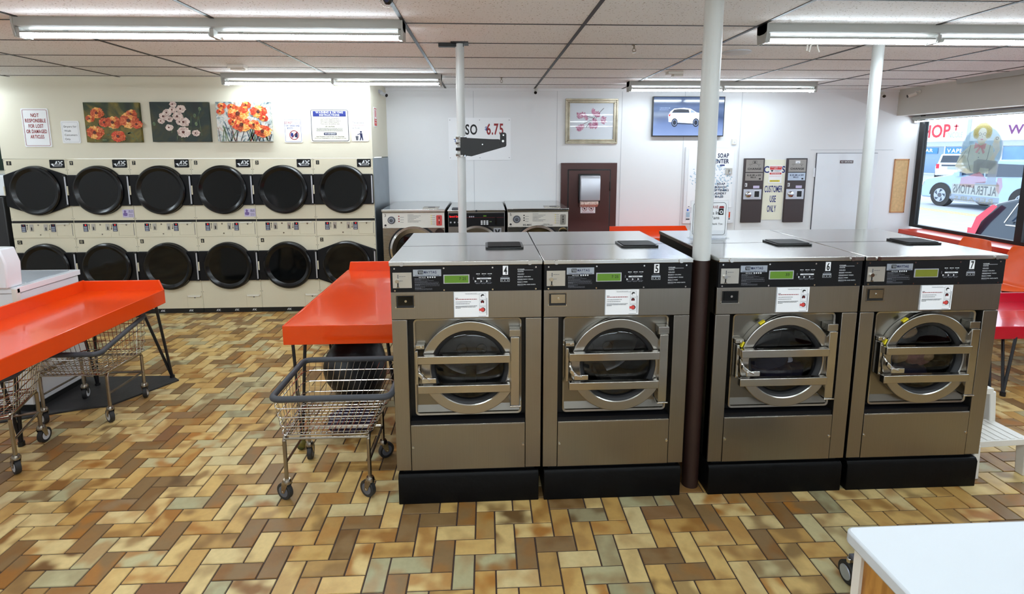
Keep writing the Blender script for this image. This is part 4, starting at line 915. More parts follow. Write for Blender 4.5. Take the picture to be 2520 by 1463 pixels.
    cp = b.build('control_panel', t)
    for a in (75, 885, 1692, 2415):
        for c in (140, 510):
            b = B(); b.cyl((X(a), -.004, Z(c)), (X(a), -.0065, Z(c)), .0042, 'chrome', n=10); b.build('screw', cp)
    b = B(); b.box(X(45), X(355), -.007, -.004, Z(465), Z(205), 'coin_plate'); b.box(X(126), X(138), -.0085, -.007, Z(305), Z(238), 'ink_grey'); b.cyl((X(118), -.007, Z(345)), (X(118), -.016, Z(345)), .010, 'chrome'); b.box(X(118), X(138), -.0085, -.007, Z(450), Z(360), 'black'); b.box(X(110), X(150), -.012, -.007, Z(462), Z(442), 'chrome_dull'); b.greek(X(155), X(255), Z(272), .002, -.0085, 'ink_grey'); b.greek(X(155), X(210), Z(348), .002, -.0085, 'ink_grey'); b.build('coin_slot', cp)
    b = B(); b.box(X(380), X(842), -.0065, -.004, Z(272), Z(158), 'badge_silver'); yb = -.0075; b.rrect(X(460), X(545), Z(236), Z(172), .002, yb, 'black')
    for k in range(3): b.shape([(X(470+k*24), Z(180)), (X(482+k*24), Z(180)), (X(496+k*22), Z(226)), (X(484+k*22), Z(226))], yb-.0005, 'badge_silver')
    b.text('MAYTAG', X(662), Z(224), .0125, yb, 'ink_navy', w=.062, bold=1); b.text('FRONT LOADING COMMERCIAL WASHER', X(612), Z(264), .0036, yb, 'ink_navy', w=.12, bold=1); b.build('maker_badge', cp)
    b = B(); b.box(X(878), X(1307), -.008, -.004, Z(400), Z(250), 'bezel_silver'); b.rect(X(895), X(1290), Z(388), Z(264), -.009, 'lcd' if lcd != '' else 'lcd_olive')
    if lcd: b.text(lcd, X(1195), Z(340), .014, -.010, 'ink', w=.034 if len(lcd) > 2 else .02, bold=0)
    b.build('display', cp)
    b = B(); b.box(X(1862), X(1950), -.006, -.004, Z(266), Z(113), 'white_paper'); b.text(num, X(1906), Z(250), .036, -.0072, 'ink', w=.016, bold=1); b.build('number_plate', cp)
    # soap window
    b = B(); b.rrect(X(75), X(392), Z(815), Z(585), .004, -.0012, 'chrome_dull', .004); b.rect(X(90), X(385), Z(800), Z(600), .0-.0008, 'black'); b.box(X(68), X(396), -.010, -.001, Z(815), Z(800), 'steel_bar'); b.box(X(120), X(360), -.006, -.001, Z(760), Z(612), 'steel_bar' if num in '57' else 'glass_dark'); b.cyl((X(248), -.006, Z(688)), (X(248), -.010, Z(688)), .006, 'chrome'); b.build('coin_box', t)
    # placard with instructions
    x0, x1 = .312, .487
    b = B(); b.box(x0, x1, -.004, -.0005, 1.021, 1.153, 'white_paper'); y = -.0052; b.rect(x0, x0+.003, 1.021, 1.153, y, 'badge_silver')
    b.text('DO NOT LOAD CLOTHES THAT ARE WET', x0+.088, 1.143, .0032, y, 'ink_grey', w=.06); b.rect(x0+.06, x0+.13, 1.1405, 1.1415, y, 'ink_grey')
    b.greek(x0+.01, x0+.022, 1.119, .003, y, 'ink'); b.greek(x0+.01, x0+.12, 1.113, .0032, y, 'ink_red' , 1)
    for k, (z_, e_) in enumerate(((1.100, .09), (1.090, .08), (1.078, .118), (1.073, .11), (1.068, .035))): b.greek(x0+.01, x0+e_, z_, .0022, y, 'ink', k)
    for z_ in (1.113, 1.078, 1.043): b.rrect(x1-.045, x1-.012, z_, z_+.032, .001, y, 'ink_grey', .0007)
    b.disc(x1-.029, 1.131, .009, y, 'ink'); b.blob((x1-.026, y-.0003, 1.127), .008, 'white_paper', 4, sq=(1, .01, .7)); b.disc(x1-.03, 1.1, .009, y, 'ink'); b.blob((x1-.029, y-.0003, 1.088), .009, 'white_paper', 6, sq=(1, .01, .8))
    b.line([(x1-.036, 1.106), (x1-.024, 1.093)], .0022, y-.0008, 'ink_red'); b.line([(x1-.024, 1.106), (x1-.036, 1.093)], .0022, y-.0008, 'ink_red')
    b.disc(x1-.028, 1.059, .012, y, 'ink'); b.disc(x1-.03, 1.059, .0105, y-.0005, 'led' if 0 else 'ink_pink', n=8); b.rect(x1-.047, x1-.034, 1.053, 1.065, y-.0006, 'ink_pink'); b.rect(x1-.009, x1-.007, 1.03, 1.12, y, 'ink_grey'); b.greek(x1-.05, x1-.01, 1.024, .002, y, 'ink_grey'); b.build('placard', t)
    # lid
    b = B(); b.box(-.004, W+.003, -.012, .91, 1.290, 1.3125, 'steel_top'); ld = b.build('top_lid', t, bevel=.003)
    b = B(); b.box(.0, W, .415, .418, 1.3122, 1.3132, 'side_dark'); b.build('seam', ld)
    for sx_ in (.060, .695):
        b = B(); b.cyl((sx_, -.012, 1.301), (sx_, -.019, 1.301), .011, 'chrome', n=18); b.build('lock_screw', ld)
    b = B(); b.prism(rpts(.475, .690, .30, .475, .02), 'z', 1.3125, 1.322, 'black_gloss'); b.prism(rpts(.488, .677, .312, .463, .012), 'z', 1.322, 1.325, 'black_panel'); b.build('soap_lid', t, bevel=.003)
    return t
washer(-.4805, 2.534, .004, '4', '7 25', 'steel front-load washer marked 4, leftmost of the front row', 0)
washer(.288, 2.534, .004, '5', '7 25', 'steel front-load washer marked 5, left of the thick pole', 0)
washer(1.182, 2.534, 0, '6', '33', 'steel front-load washer marked 6, right of the thick pole', 1)
washer(1.955, 2.534, 0, '7', '', 'steel front-load washer marked 7, rightmost of the front row', 1)
for x, cols, lab in ((1.182, (('dark_cloth', 0, -.09, .10), ('dark_cloth', .08, -.11, .09), ('dark_cloth', -.09, -.11, .08), ('cloth_white', .07, -.04, .035), ('dark_cloth', 0, -.03, .07)), 'dark laundry heaped in the drum of the washer marked 6'),
                     (1.955, (('tan_cloth', -.04, .12, .06), ('tan_cloth', -.07, -.02, .06), ('rose_cloth', .03, -.04, .065), ('dark_cloth', 0, -.12, .09), ('tan_cloth', .08, -.03, .05)), 'fluffy tan and rose laundry tumbling in the washer marked 7')):
    b = B()
    for k, (mm, dx, dz, r) in enumerate(cols): b.blob((dx, 0, dz), r, mm, k+3, n=12, amp=.35, sq=(1.1, .7, .8))
    solo(b, 'laundry', lab, 'laundry', (x+.389, 2.534+.115, .75), angle=80)

# acrylic notice standing on washer 6
t = thing('notice_stand', 'clear upright notice holder on top of the washer marked 6, behind the thick pole', 'sign', (1.388, 3.13, 1.3127), .02)
b = B(); b.prism([(-.03, 0), (.04, 0), (.04, .004), (.004, .004), (.012, .235), (.008, .235), (0, .004), (-.03, .004)], 'x', -.125, .12, 'glass_acrylic'); b.build('holder', t)
b = B(); b.box(-.118, .112, .0015, .0035, .012, .23, 'white_paper'); y = .0; b.rrect(-.108, .102, .018, .222, .018, y, 'ink', .0022)
for s_, x_, z_, h, mm, w_ in (('DO NOT LEAVE', -.02, .185, .018, 'ink_red', .14), ('Put Items In', -.02, .148, .02, 'ink', .15), ('Only Pans', .0, .118, .02, 'ink', .12), ('Clothes', -.07, .098, .018, 'ink', .06), ('Thank You', .045, .083, .012, 'ink', .075)): b.text(s_, x_, z_, h, y, mm, w=w_)
b.box(.055, .085, -.001, .001, .145, .185, 'ink'); b.ringd(.07, .163, .006, .011, -.0018, 'white_paper'); b.shape([(.055, .187), (.06, .2), (.085, .2), (.088, .187)], y, 'ink_red'); b.rrect(-.005, .012, .04, .068, .002, y, 'ink', .0015); b.build('notice', t)

# ================================================================== small washers by the back wall
def back_washer(x0, x1, kind, num, label):
    W = x1-x0; t = thing('small_washer', label, 'washer', (x0, 5.93, 0), 0, 'older washers against the back wall'); D = .955
    b = B(); b.box(0, W, .012, D, .05, 1.17, 'side_dark'); b.box(0, W, 0, .012, .05, 1.17, 'steel_front' if kind == 'black' else 'steel'); b.build('body', t, bevel=.004)
    b = B(); b.box(.01, W-.01, .02, D-.02, 0, .05, 'black'); b.build('plinth', t)
    top = 1.198 if kind != 'black' else 1.185
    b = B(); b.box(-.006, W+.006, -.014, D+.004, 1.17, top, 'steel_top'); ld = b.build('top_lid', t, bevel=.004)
    b = B(); cx = W/2; cz = .73; b.lathe([(.27, 0), (.275, -.02), (.25, -.035), (.20, -.03), (.19, -.01)], (cx, 0, cz), 'chrome' if kind != 'black' else 'steel_ring', n=48); b.lathe([(.27, -.002), (.29, -.008), (.295, -.002)], (cx, 0, cz), 'rubber', n=48); b.lathe([(.195, -.015), (0, -.03)], (cx, 0, cz), 'glass_dark', n=48); b.build('door', t)
    if kind == 'black':
        b = B(); b.box(.006, W-.006, -.012, 0, .995, 1.15, 'black_panel'); y = -.0135; b.rect(.012, W-.012, 1.098, 1.1, y, 'ink_red'); b.text('Speed Queen', .085, 1.105, .018, y, 'led', w=.14, bold=1)
        for a in (.03, .075, .12): b.disc(a, 1.045, .013, y, 'ink_grey', n=12); b.disc(a, 1.045, .007, y-.0005, 'ink_white', n=12)
        for a in (.24, .262, .284): b.rect(a, a+.016, 1.102, 1.118, y, 'badge_silver')
        for a in range(3):
            for c in range(3): b.rect(.375+a*.032, .397+a*.032, 1.015+c*.018, 1.029+c*.018, y, 'ink_white')
        b.rect(.405, .44, 1.11, 1.125, y, 'lcd'); b.rect(.475, .5, 1.045, 1.057, y, 'stem_green'); b.box(.54, .556, -.03, -.012, 1.02, 1.10, 'chrome'); b.text('7', .235, 1.12, .0, y, 'ink') if 0 else None; b.build('control_panel', t)
        b = B(); b.box(W-.13, W-.04, -.008, 0, .89, .975, 'bezel_silver'); b.shape([(W-.115, .96), (W-.10, .96), (W-.085, .93), (W-.07, .96), (W-.055, .96), (W-.07, .905), (W-.10, .905)], -.0095, 'black'); b.build('lock_plate', t)
        b = B(); b.box(.04, .14, .06, .2, top, top+.012, 'grey_foam'); b.cyl((W*.5, -.014, 1.176), (W*.5, -.018, 1.176), .012, 'black'); b.build('soap_lid', ld)
    else:
        b = B(); b.box(.004, W-.004, -.008, 0, .985, 1.155, 'petal_pale' if 0 else 'white_plastic'); y = -.0095
        b.lathe([(.045, -.009), (.04, -.018), (.024, -.02), (.0, -.026)], (.105, 0, 1.075), 'ink_grey', n=28); b.ringd(.105, 1.075, .022, .03, -.028, 'badge_silver')
        for c in (1.12, 1.09, 1.062): b.disc(.19, c, .008, y, 'ink_red' if num == '3' else 'ink', n=12); b.greek(.205, .245, c-.014, .004, y, 'ink_grey')
        for k in range(7): b.greek(.29, .36+.08*((k*3) % 4)/3, 1.135-k*.014, .004, y, 'ink_grey', k)
        for k in range(5): b.shape([(W-.165, 1.125-k*.024), (W-.145, 1.13-k*.024), (W-.145, 1.12-k*.024)], y, 'yellow'); b.greek(W-.14, W-.105, 1.122-k*.024, .004, y, 'ink_grey', k)
        b.text(num, .035, 1.115, .032, y, 'ink'); b.shape([(.022, 1.02), (.035, 1.03), (.048, 1.02), (.048, 1.012), (.035, 1.004), (.022, 1.012)], y, 'ink'); b.greek(.018, .05, .994, .004, y, 'ink')
        if num == '5': b.text('BIG-MAC', .23, 1.0, .018, y, 'ink', w=.10, bold=1); b.text('TRIPLE LOAD', .45, 1.012, .008, y, 'ink', w=.07, bold=1); b.text('COMMERCIAL WASHER', .45, .999, .008, y, 'ink', w=.15, bold=1)
        p = b.build('control_panel', t)
        b = B(); b.prism(rpts(W-.095, W-.03, 1.01, 1.13, .01), 'y', -.014, -.008, 'ink_pink' if num == '3' else 'coin_plate'); b.box(W-.066, W-.058, -.016, -.014, 1.03, 1.06, 'black'); b.box(W-.066, W-.058, -.016, -.014, 1.09, 1.115, 'black'); b.cyl((W-.062, -.014, 1.073), (W-.062, -.02, 1.073), .008, 'chrome'); b.build('coin_slot', p)
        b = B(); b.lathe([(.052, 0), (.05, -.012), (.036, -.008), (.0, -.010)], (W-.06, 0, .925), 'brown_pipe' if num == '3' else 'chrome', n=28); b.build('coin_return', t)
        b = B(); b.box(W-.26, W-.08, .1, .28, top, top+.006, 'chrome_dull'); b.box(W-.2, W-.12, .13, .17, top+.006, top+.010, 'ink_grey'); b.build('soap_lid', ld)
    return t
back_washer(-1.19, -.480, 'white', '3', 'steel washer marked 3 in the back row beside the grey corner')
back_washer(-.440, .212, 'black', '', 'steel washer with a black keypad panel in the back row, behind the thin pole')
back_washer(.245, .950, 'white', '5', 'steel washer marked 5 in the back row beside the brown door')
# ================================================================== folding tables
def hairpin(t, fx, fy, tops, z, m='leg_black'):
    b = B()
    for tx, ty in tops: b.tube([(tx, ty, z), (fx, fy, .012)], .0105, m, n=8)
    b.cyl((fx, fy, 0), (fx, fy, .03), .018, m, n=12); b.build('leg', t)
def table(name, label, x0, x1, y0, y1, z, rear, left, apron, m, feet, rz=0, loc=None, thin=.012, taper=None):
    t = thing(name, label, 'table', (x0, y0, 0), rz); W, D = x1-x0, y1-y0
    b = B(); b.box(0, W, 0, D, z-.02, z, m); b.build('tabletop', t, bevel=.006)
    b = B(); b.box(0, W, -.012, .006, z-apron, z+.002, m); b.box(W-.006, W+.010, -.012, D, z-apron, z+.002, m)
    if not left: b.box(-.010, .006, -.012, D, z-apron, z+.002, m)
    b.build('apron', t, bevel=.004)
    if rear: b = B(); b.prism([(0 if left else 0, z-.02), (W+.01, z-.02), (W+.01, z), (W-.03, z+rear), (.02 if not left else 0, z+rear)] if not left else [(0, z-.02), (W+.01, z-.02), (W+.01, z), (W-.02, z+rear), (0, z+rear)], 'y', D-.014, D, m); b.build('rear_rim', t, bevel=.004)
    if left: b = B(); b.box(-.012, .004, -.012, D, z-.06, z+left, m); b.build('side_rim', t, bevel=.004)
    for fx, fy, tops in feet: hairpin(t, fx, fy, tops, z-.02)
    return t
table('folding_table', 'long orange folding table in the middle, its end beside the washer marked 4', -1.275, -.497, 3.19, 4.735, .77, .08, 0, .125, 'orange',
      [(.075, -.02, [(.03, .03), (.12, .03)]), (.70, -.0, [(.62, .04), (.72, .04)]), (.08, 1.5, [(.03, 1.5), (.13, 1.45)]), (.70, 1.5, [(.62, 1.5), (.74, 1.45)]), (.06, .78, [(.03, .7), (.03, .86)])])
table('folding_table', 'long orange folding table at the left edge with wire carts under it', -3.17, -2.572, 1.75, 4.12, .77, .08, .085, .11, 'orange',
      [(.57, 2.42, [(.56, 2.3), (.40, 2.33)]), (.56, .25, [(.5, .2), (.58, .3)]), (.06, .25, [(.04, .3), (.1, .2)]), (.06, 2.3, [(.04, 2.2), (.1, 2.3)]), (.20, 1.45, [(.14, 1.4), (.24, 1.45)])])
table('folding_table', 'long orange folding table against the back wall, right of the brown door', .99, 2.74, 6.33, YB-.02, .77, .075, 0, .1, 'orange',
      [(.1, .05, [(.05, .05), (.15, .05)]), (1.65, .05, [(1.6, .05), (1.7, .05)]), (.1, .5, [(.05, .5), (.15, .5)]), (1.65, .5, [(1.6, .5), (1.7, .5)])])
table('low_table', 'low crimson table with black legs behind the washer marked 7', 3.70, 5.05, 3.68, 4.32, .50, .085, .0, .10, 'red_table',
      [(.15, -.10, [(.07, .05), (.22, .03)]), (.215, -.14, [(.44, .02), (.40, .10)]), (1.2, .1, [(1.15, .05), (1.25, .05)]), (1.2, .55, [(1.15, .55), (1.25, .5)]), (.1, .55, [(.05, .55), (.15, .5)])])

# ================================================================== wire carts
def cart(x, y, rz, label, W=.60, D=.50, bw=.50, bd=.40, rim_z=.62, bot=.37, cw=.44, cd=.36, wheel='rubber', spin=(.5, .4, 0, .2), off=(0, 0), skew=0, chrome='chrome_dull', n_x=14):
    t = thing('laundry_cart', label, 'laundry cart', (x, y, 0), rz)
    def loop(z, grow=0):
        k = (z-bot)/(rim_z-bot); w_, d_ = (bw+(W-bw)*k)/2+grow, (bd+(D-bd)*k)/2+grow
        return [(px+off[0]*k+skew*py*k, py+off[1]*k, z) for px, py in rpts(-w_, w_, -d_, d_, .045, 4)]
    b = B(); b.tube(loop(rim_z), .0165, 'grey_foam', n=12, closed=True); b.build('rim', t)
    b = B(); nz = 4
    for k in range(nz):
        z = bot+(rim_z-bot)*k/nz; b.tube(loop(z, .002), .0032 if k else .0045, 'chrome', n=6, closed=True)
    P0, P1 = loop(bot), loop(rim_z)
    def wires(n, f):
        for i in range(n+1): a, c = f(i/n); b.tube([a, c], .0019, 'chrome', n=5)
    w0, d0, w1, d1 = bw/2, bd/2, W/2, D/2; e = .03
    def lp(a, c, u): return a+(c-a)*u
    for sy in (-1, 1): wires(n_x, lambda u: ((lp(-w0+e, w0-e, u), sy*d0, bot), (lp(-w1+e, w1-e, u)+off[0]+skew*sy*d1, sy*d1+off[1], rim_z)))
    for sx_ in (-1, 1): wires(10, lambda u: ((sx_*w0, lp(-d0+e, d0-e, u), bot), (sx_*w1+off[0]+skew*lp(-d1+e, d1-e, u), lp(-d1+e, d1-e, u)+off[1], rim_z)))
    wires(n_x, lambda u: ((lp(-w0+e, w0-e, u), -d0, bot), (lp(-w0+e, w0-e, u), d0, bot)))
    wires(9, lambda u: ((-w0, lp(-d0+e, d0-e, u), bot-.003), (w0, lp(-d0+e, d0-e, u), bot-.003)))
    b.build('wire_basket', t)
    cw_, cd_ = cw/2, cd/2
    b = B()
    for sx_ in (-1, 1):
        b.tube([(sx_*cw_, -cd_, .10), (sx_*cw_, -cd_, bot-.03), (sx_*cw_, -cd_+.02, bot-.012), (sx_*cw_, cd_-.02, bot-.012), (sx_*cw_, cd_, bot-.03), (sx_*cw_, cd_, .10)], .0105, chrome, n=10)
        b.tube([(sx_*cw_, -cd_, .21), (sx_*cw_, cd_, .21)], .007, chrome, n=8)
    for sy in (-1, 1): b.tube([(-cw_, sy*cd_, bot-.02), (cw_, sy*cd_, bot-.02)], .007, chrome, n=8)
    b.tube([(-cw_, cd_, .21), (cw_, cd_, .21)], .009, chrome, n=8); b.build('frame', t)
    k = 0
    for sx_ in (-1, 1):
        for sy in (-1, 1):
            px, py = sx_*cw_, sy*cd_; a = spin[k]; k += 1; ca, sa = math.cos(a), math.sin(a)
            r = .047; hx, hy = px-.018*sa, py+.018*ca
            ax = Vector((ca, sa, 0)); fw = Vector((-sa, ca, 0)); c0 = Vector((hx, hy, r))
            b = B(); b.lathe([(0, .012), (.018, .012), (.024, 0), (.024, -.012), (.014, -.016), (0, -.016)], (px, py, .108), chrome, ax='z', n=20)
            for s_ in (-1, 1):
                o_ = c0+ax*s_*.018; top = Vector((px, py, .10))+ax*s_*.018
                q = [top-fw*.022, top+fw*.022, o_+fw*.010-Vector((0, 0, .006)), o_-fw*.010-Vector((0, 0, .006))]
                b.add([v for v in q]+[v-ax*s_*.003 for v in q], [(0, 1, 2, 3), (7, 6, 5, 4), (0, 4, 5, 1), (1, 5, 6, 2), (2, 6, 7, 3), (3, 7, 4, 0)], chrome)
            cs = b.build('caster', t)
            b = B(); b.cyl(c0-ax*.013, c0+ax*.013, r, 'rubber', n=26); b.cyl(c0-ax*.0145, c0+ax*.0145, r*.68, wheel, n=22); b.cyl(c0-ax*.019, c0+ax*.019, .006, 'chrome', n=8); b.build('wheel', cs, bevel=.003)
    return t
cart(-.858, 2.775, 0, 'wire laundry cart with grey rim in front of the middle orange table', W=.60, D=.50, spin=(1.1, .1, 1.0, -.9), wheel='ink_grey', off=(.065, -.03), bw=.475, bd=.36)
cart(-2.82, 3.65, 0, 'wire laundry cart with white wheels under the far end of the left table', W=.54, D=.80, bw=.46, bd=.46, cw=.44, cd=.36, wheel='wheel_white', spin=(1.1, .3, .95, .4), off=(.01, -.05), skew=-.28, rim_z=.60)
cart(-3.00, 2.98, .38, 'wire laundry cart nearest the camera under the left table', W=.54, D=.46, bw=.46, bd=.38, wheel='wheel_white', spin=(.8, .3, .6, -.3), rim_z=.60)

# low dolly, of which one wheel shows beside the counter
t = thing('low_dolly', 'low wheeled dolly beside the white counter, one grey wheel showing', 'dolly', (1.75, 1.82, 0))
b = B(); b.box(-.20, .20, -.12, .12, .115, .13, 'ink_grey'); b.build('deck', t, bevel=.004)
for sx_ in (-1, 1):
    for sy in (-1, 1):
        b = B(); px, py = sx_*.20, sy*.11; b.cyl((px-.014, py, .048), (px+.014, py, .048), .048, 'rubber', n=26); b.cyl((px-.018, py, .048), (px+.018, py, .048), .032, 'badge_silver', n=20); b.cyl((px, py, .09), (px, py, .116), .012, 'chrome'); b.build('wheel', t, bevel=.003)

# bags under the middle table
b = B(); b.blob((0, 0, .30), .24, 'bag_black', 6, n=22, amp=.22, sq=(.9, .95, 1.12))
b.blob((-.1, .02, .55), .1, 'bag_black', 9, n=14, amp=.3, sq=(1.3, 1, .4)); b.blob((.1, .02, .56), .1, 'bag_black', 12, n=14, amp=.3, sq=(1.2, 1, .4))
solo(b, 'rubbish_bag', 'bulky black plastic bag under the middle orange table', 'bag', (-.94, 3.60, 0), angle=70)
b = B(); b.blob((0, 0, .09), .11, 'bag_purple', 5, n=18, amp=.3, sq=(1.35, .8, .75))
solo(b, 'cloth_bag', 'dark purple cloth bag on the floor seen through the nearest wire cart', 'bag', (-.92, 3.26, 0), angle=70)
b = B(); b.blob((0, 0, .035), .032, 'canvas_green', 5, n=10, sq=(.8, .8, 1.1))
solo(b, 'tennis_ball', 'small yellow-green ball on the floor by the leg of the middle orange table', 'ball', (-1.17, 3.07, 0), angle=80)

# ================================================================== top-load washer and mat at the left
t = thing('top_load_washer', 'white enamel top-load washer behind the left orange table', 'washer', (-3.92, 3.60, 0))
b = B(); b.box(0, .68, .03, .56, .06, .885, 'white_enamel'); b.box(.02, .66, .05, .54, .0, .06, 'black'); b.build('body', t, bevel=.008)
b = B(); b.box(-.005, .69, .01, .57, .89, .93, 'white_enamel'); b.box(.14, .64, .14, .53, .93, .934, 'badge_silver'); b.box(.135, .645, .135, .14, .93, .938, 'white_enamel'); b.build('top', t, bevel=.01)
b = B(); b.prism([(0, .93), (.655, .93), (.665, 1.10), (.635, 1.205), (0, 1.21)], 'y', -.02, .10, 'white_enamel'); b.build('console', t, bevel=.01)
b = B(); b.box(.66, .69, .00, .03, .80, .92, 'white_plastic'); b.build('corner_trim', t)
b = B(); b.prism([(-3.60, 3.40), (-2.95, 3.66), (-2.78, 3.70), (-2.52, 4.12), (-2.62, 4.20), (-3.6, 4.22)], 'z', 0.0005, .012, 'mat_black')
solo(b, 'floor_mat', 'worn black rubber mat on the tiles under the left orange table', 'mat')

# ================================================================== right side
def shell_seat(label, y, x):
    t = thing('shell_chair', label, 'chair', (x, y, 0), -PI/2, 'orange shell seats near the window')
    b = B(); vs = []; fs = []; n, k = 14, 10
    for i in range(n+1):
        u = i/n
        for j in range(k+1):
            v = -1+2*j/k
            if u < .45: q = u/.45; yy, zz = -.22+.36*q, .52-.015*math.sin(PI*q)+.02*v*v; hw = .19+.02*q
            else: q = (u-.45)/.55; yy, zz = .14+.10*q+.05*math.sin(q*PI/2), .52+.03*v*v*(1-q)+.385*q; hw = .21*(1-.35*max(0, q-.55)**1.3*2)
            vs.append((hw*v, yy-.06*abs(v)**2*(q if u >= .45 else 0), zz))
    for i in range(n):
        for j in range(k): a = i*(k+1)+j; fs.append((a, a+1, a+k+2, a+k+1))
    b.add(vs, fs, 'orange_seat'); o = b.build('seat_shell', t, angle=80); s_ = o.modifiers.new('s', 'SOLIDIFY'); s_.thickness = .008; s2 = o.modifiers.new('u', 'SUBSURF'); s2.levels = 1; s2.render_levels = 2
    for sx_ in (-1, 1):
        b = B(); b.tube([(sx_*.15, -.18, 0), (sx_*.12, -.12, .505), (sx_*.12, .12, .505), (sx_*.15, .20, 0)], .011, 'chrome', n=8); b.build('leg', t)
    return t
ch = shell_seat('orange shell chair under the window, farther of the two whose backs show', 5.30, 5.08)
ch2 = copy_thing(ch, (5.08, 4.75, 0), -PI/2, 'orange shell chair cut by the right edge of the picture')
t = thing('step_stool', 'white plastic two-step stool on the floor right of the washer marked 7', 'step stool', (2.91, 2.80, 0), .05)
W = .16
b = B(); b.box(-W, W, .02, .23, .385, .42, 'white_plastic')
for k in range(6): b.box(-W+.02+k*.05, -W+.045+k*.05, .03, .22, .42, .423, 'white_plastic')
b.build('upper_step', t, bevel=.008)
b = B(); b.box(-W-.01, W+.01, -.20, .03, .185, .22, 'white_plastic')
for k in range(6): b.box(-W+.02+k*.05, -W+.045+k*.05, -.19, .02, .22, .223, 'white_plastic')
b.build('lower_step', t, bevel=.008)
for sx_ in (-1, 1):
    b = B(); b.prism([(-.215, 0), (-.205, .20), (-.15, .20), (-.165, 0)], 'x', sx_*W-.02, sx_*W+.02, 'white_plastic'); b.build('leg', t, bevel=.006)
    b = B(); b.prism([(.27, 0), (.22, .40), (.02, .40), (.0, .20), (.05, .20), (.07, .34), (.17, .34), (.215, 0)], 'x', sx_*W-.02, sx_*W+.02, 'white_plastic'); b.build('leg', t, bevel=.006)
# counter in the foreground
t = thing('counter', 'white topped counter with wood side panel in the bottom right corner', 'counter', (.918, .10, 0))
b = B(); b.prism(rpts(-.012, 1.6, -.0, 1.058, .02), 'z', .865, .90, 'counter_top'); b.build('worktop', t, bevel=.006)
b = B(); b.box(.02, .04, .03, 1.02, .0, .862, 'oak_laminate'); b.build('side_panel', t)
b = B(); b.box(.012, .045, 1.02, 1.045, 0, .864, 'white_plastic'); b.box(.045, 1.55, 1.02, 1.04, 0, .864, 'white_enamel'); b.box(1.53, 1.55, .03, 1.02, 0, .864, 'white_enamel'); b.build('edge_post', t)

# ================================================================== window decal (seen from inside, so its words run backwards)
t = thing('window_decal', 'faded seamstress decal with backwards lettering stuck on the window', 'decal', (XW-.007, 5.985, 1.30), -PI/2)
b = B(); y = 0; b.disc(0.02, .56, .265, y, 'grey_decal', rz=.285, n=48); b.disc(0.02, .56, .255, y-.0005, 'blue_decal', rz=.275, n=48); b.build('backdrop', t)
b = B(); y = -.001
b.shape([(-.14, .28), (-.30, .36), (-.24, .52), (-.12, .62), (.05, .64), (.16, .60), (.20, .45), (.24, .40), (.24, .28)], y, 'cream_decal')
b.shape([(.13, .42), (.19, .44), (.25, .56), (.23, .66), (.17, .68), (.15, .62), (.19, .55)], y-.0003, 'skin_decal'); b.disc(.20, .675, .04, y-.0006, 'skin_decal', n=16); b.ringd(.20, .69, .012, .018, y-.001, 'line_decal', 12)
b.shape([(-.30, .36), (-.26, .30), (-.13, .27), (-.05, .28), (-.09, .32), (-.22, .36), (-.18, .5)], y-.0006, 'skin_decal')
b.line([(-.12, .62), (-.14, .45), (-.08, .3)], .006, y-.001, 'line_decal'); b.line([(.13, .62), (.11, .45), (.0, .36)], .006, y-.001, 'line_decal'); b.line([(-.30, .36), (-.22, .47), (-.17, .55)], .004, y-.001, 'line_decal')
for z_ in (.42, .47, .52): b.disc(.0, z_, .006, y-.001, 'line_decal', n=8)
b.build('blouse', t)
b = B(); b.shape([(-.03, .60), (.05, .60), (.06, .66), (-.03, .66)], y, 'skin_decal'); b.disc(.015, .73, .075, y-.001, 'skin_decal', rz=.095, n=28)
b.ringd(-.015, .745, .014, .018, y-.0016, 'line_decal', 14); b.ringd(.045, .745, .014, .018, y-.0016, 'line_decal', 14); b.line([(.0, .745), (.03, .745)], .003, y-.0016, 'line_decal'); b.line([(.012, .73), (.018, .705)], .003, y-.0016, 'line_decal'); b.disc(.015, .682, .018, y-.0016, 'pink_decal', rz=.008, n=12); b.build('face', t)
b = B(); rr = random.Random(8)
for a in range(15):
    th = -.45+a*(PI+.9)/14; b.disc(.015+.085*math.cos(th), .765+.088*math.sin(th), .036, y-.002-.0001*a, 'hair_decal', n=14)
for a in range(0, 15, 2):
    th = -.45+a*(PI+.9)/14; b.ringd(.015+.088*math.cos(th), .765+.09*math.sin(th), .016, .02, y-.004, 'hair_line', 12)
b.build('hair', t)
b = B(); b.shape([(.01, .61), (-.06, .65), (-.07, .57), (.0, .595), (.07, .565), (.08, .64)], y-.003, 'pink_decal'); b.shape([(0, .6), (-.05, .53), (-.02, .52), (.015, .59), (.05, .51), (.075, .53), (.03, .605)], y-.0033, 'pink_decal'); b.build('bow', t)
b = B(); b.shape([(-.05, .42), (.0, .45), (.24, .43), (.26, .39), (.25, .2), (.29, .17), (.29, .14), (.0, .14), (.0, .17), (.14, .19), (.15, .34), (.04, .35), (.02, .27), (-.04, .27)], y-.004, 'grey_decal'); b.build('sewing_machine', t)
b = B(); b.shape([(-.2, .12), (-.19, .22), (-.08, .25), (.04, .3), (.14, .22), (.13, .17), (0, .16), (.0, .1)], y-.0045, 'pink_decal'); b.shape([(.26, .1), (.27, .24), (.32, .24), (.34, .14), (.31, .05)], y-.0045, 'pink_decal'); b.build('cloth', t)
b = B(); b.shape([(-.31, .01), (-.30, .14), (.30, .16), (.31, .02)], y-.005, 'cream_decal'); b.text('ALTERATIONS', 0, .03, .10, y-.006, 'line_decal', w=.56, bold=1, mirror=True)
b.shape([(-.32, .01), (.32, .01), (.32, -.04), (.28, -.08), (-.28, -.08), (-.32, -.04)], y-.0055, 'grey_decal'); b.text('REPAIRS', 0, -.062, .05, y-.0062, 'cream_decal', w=.5, bold=1, mirror=True); b.build('lettering', t)

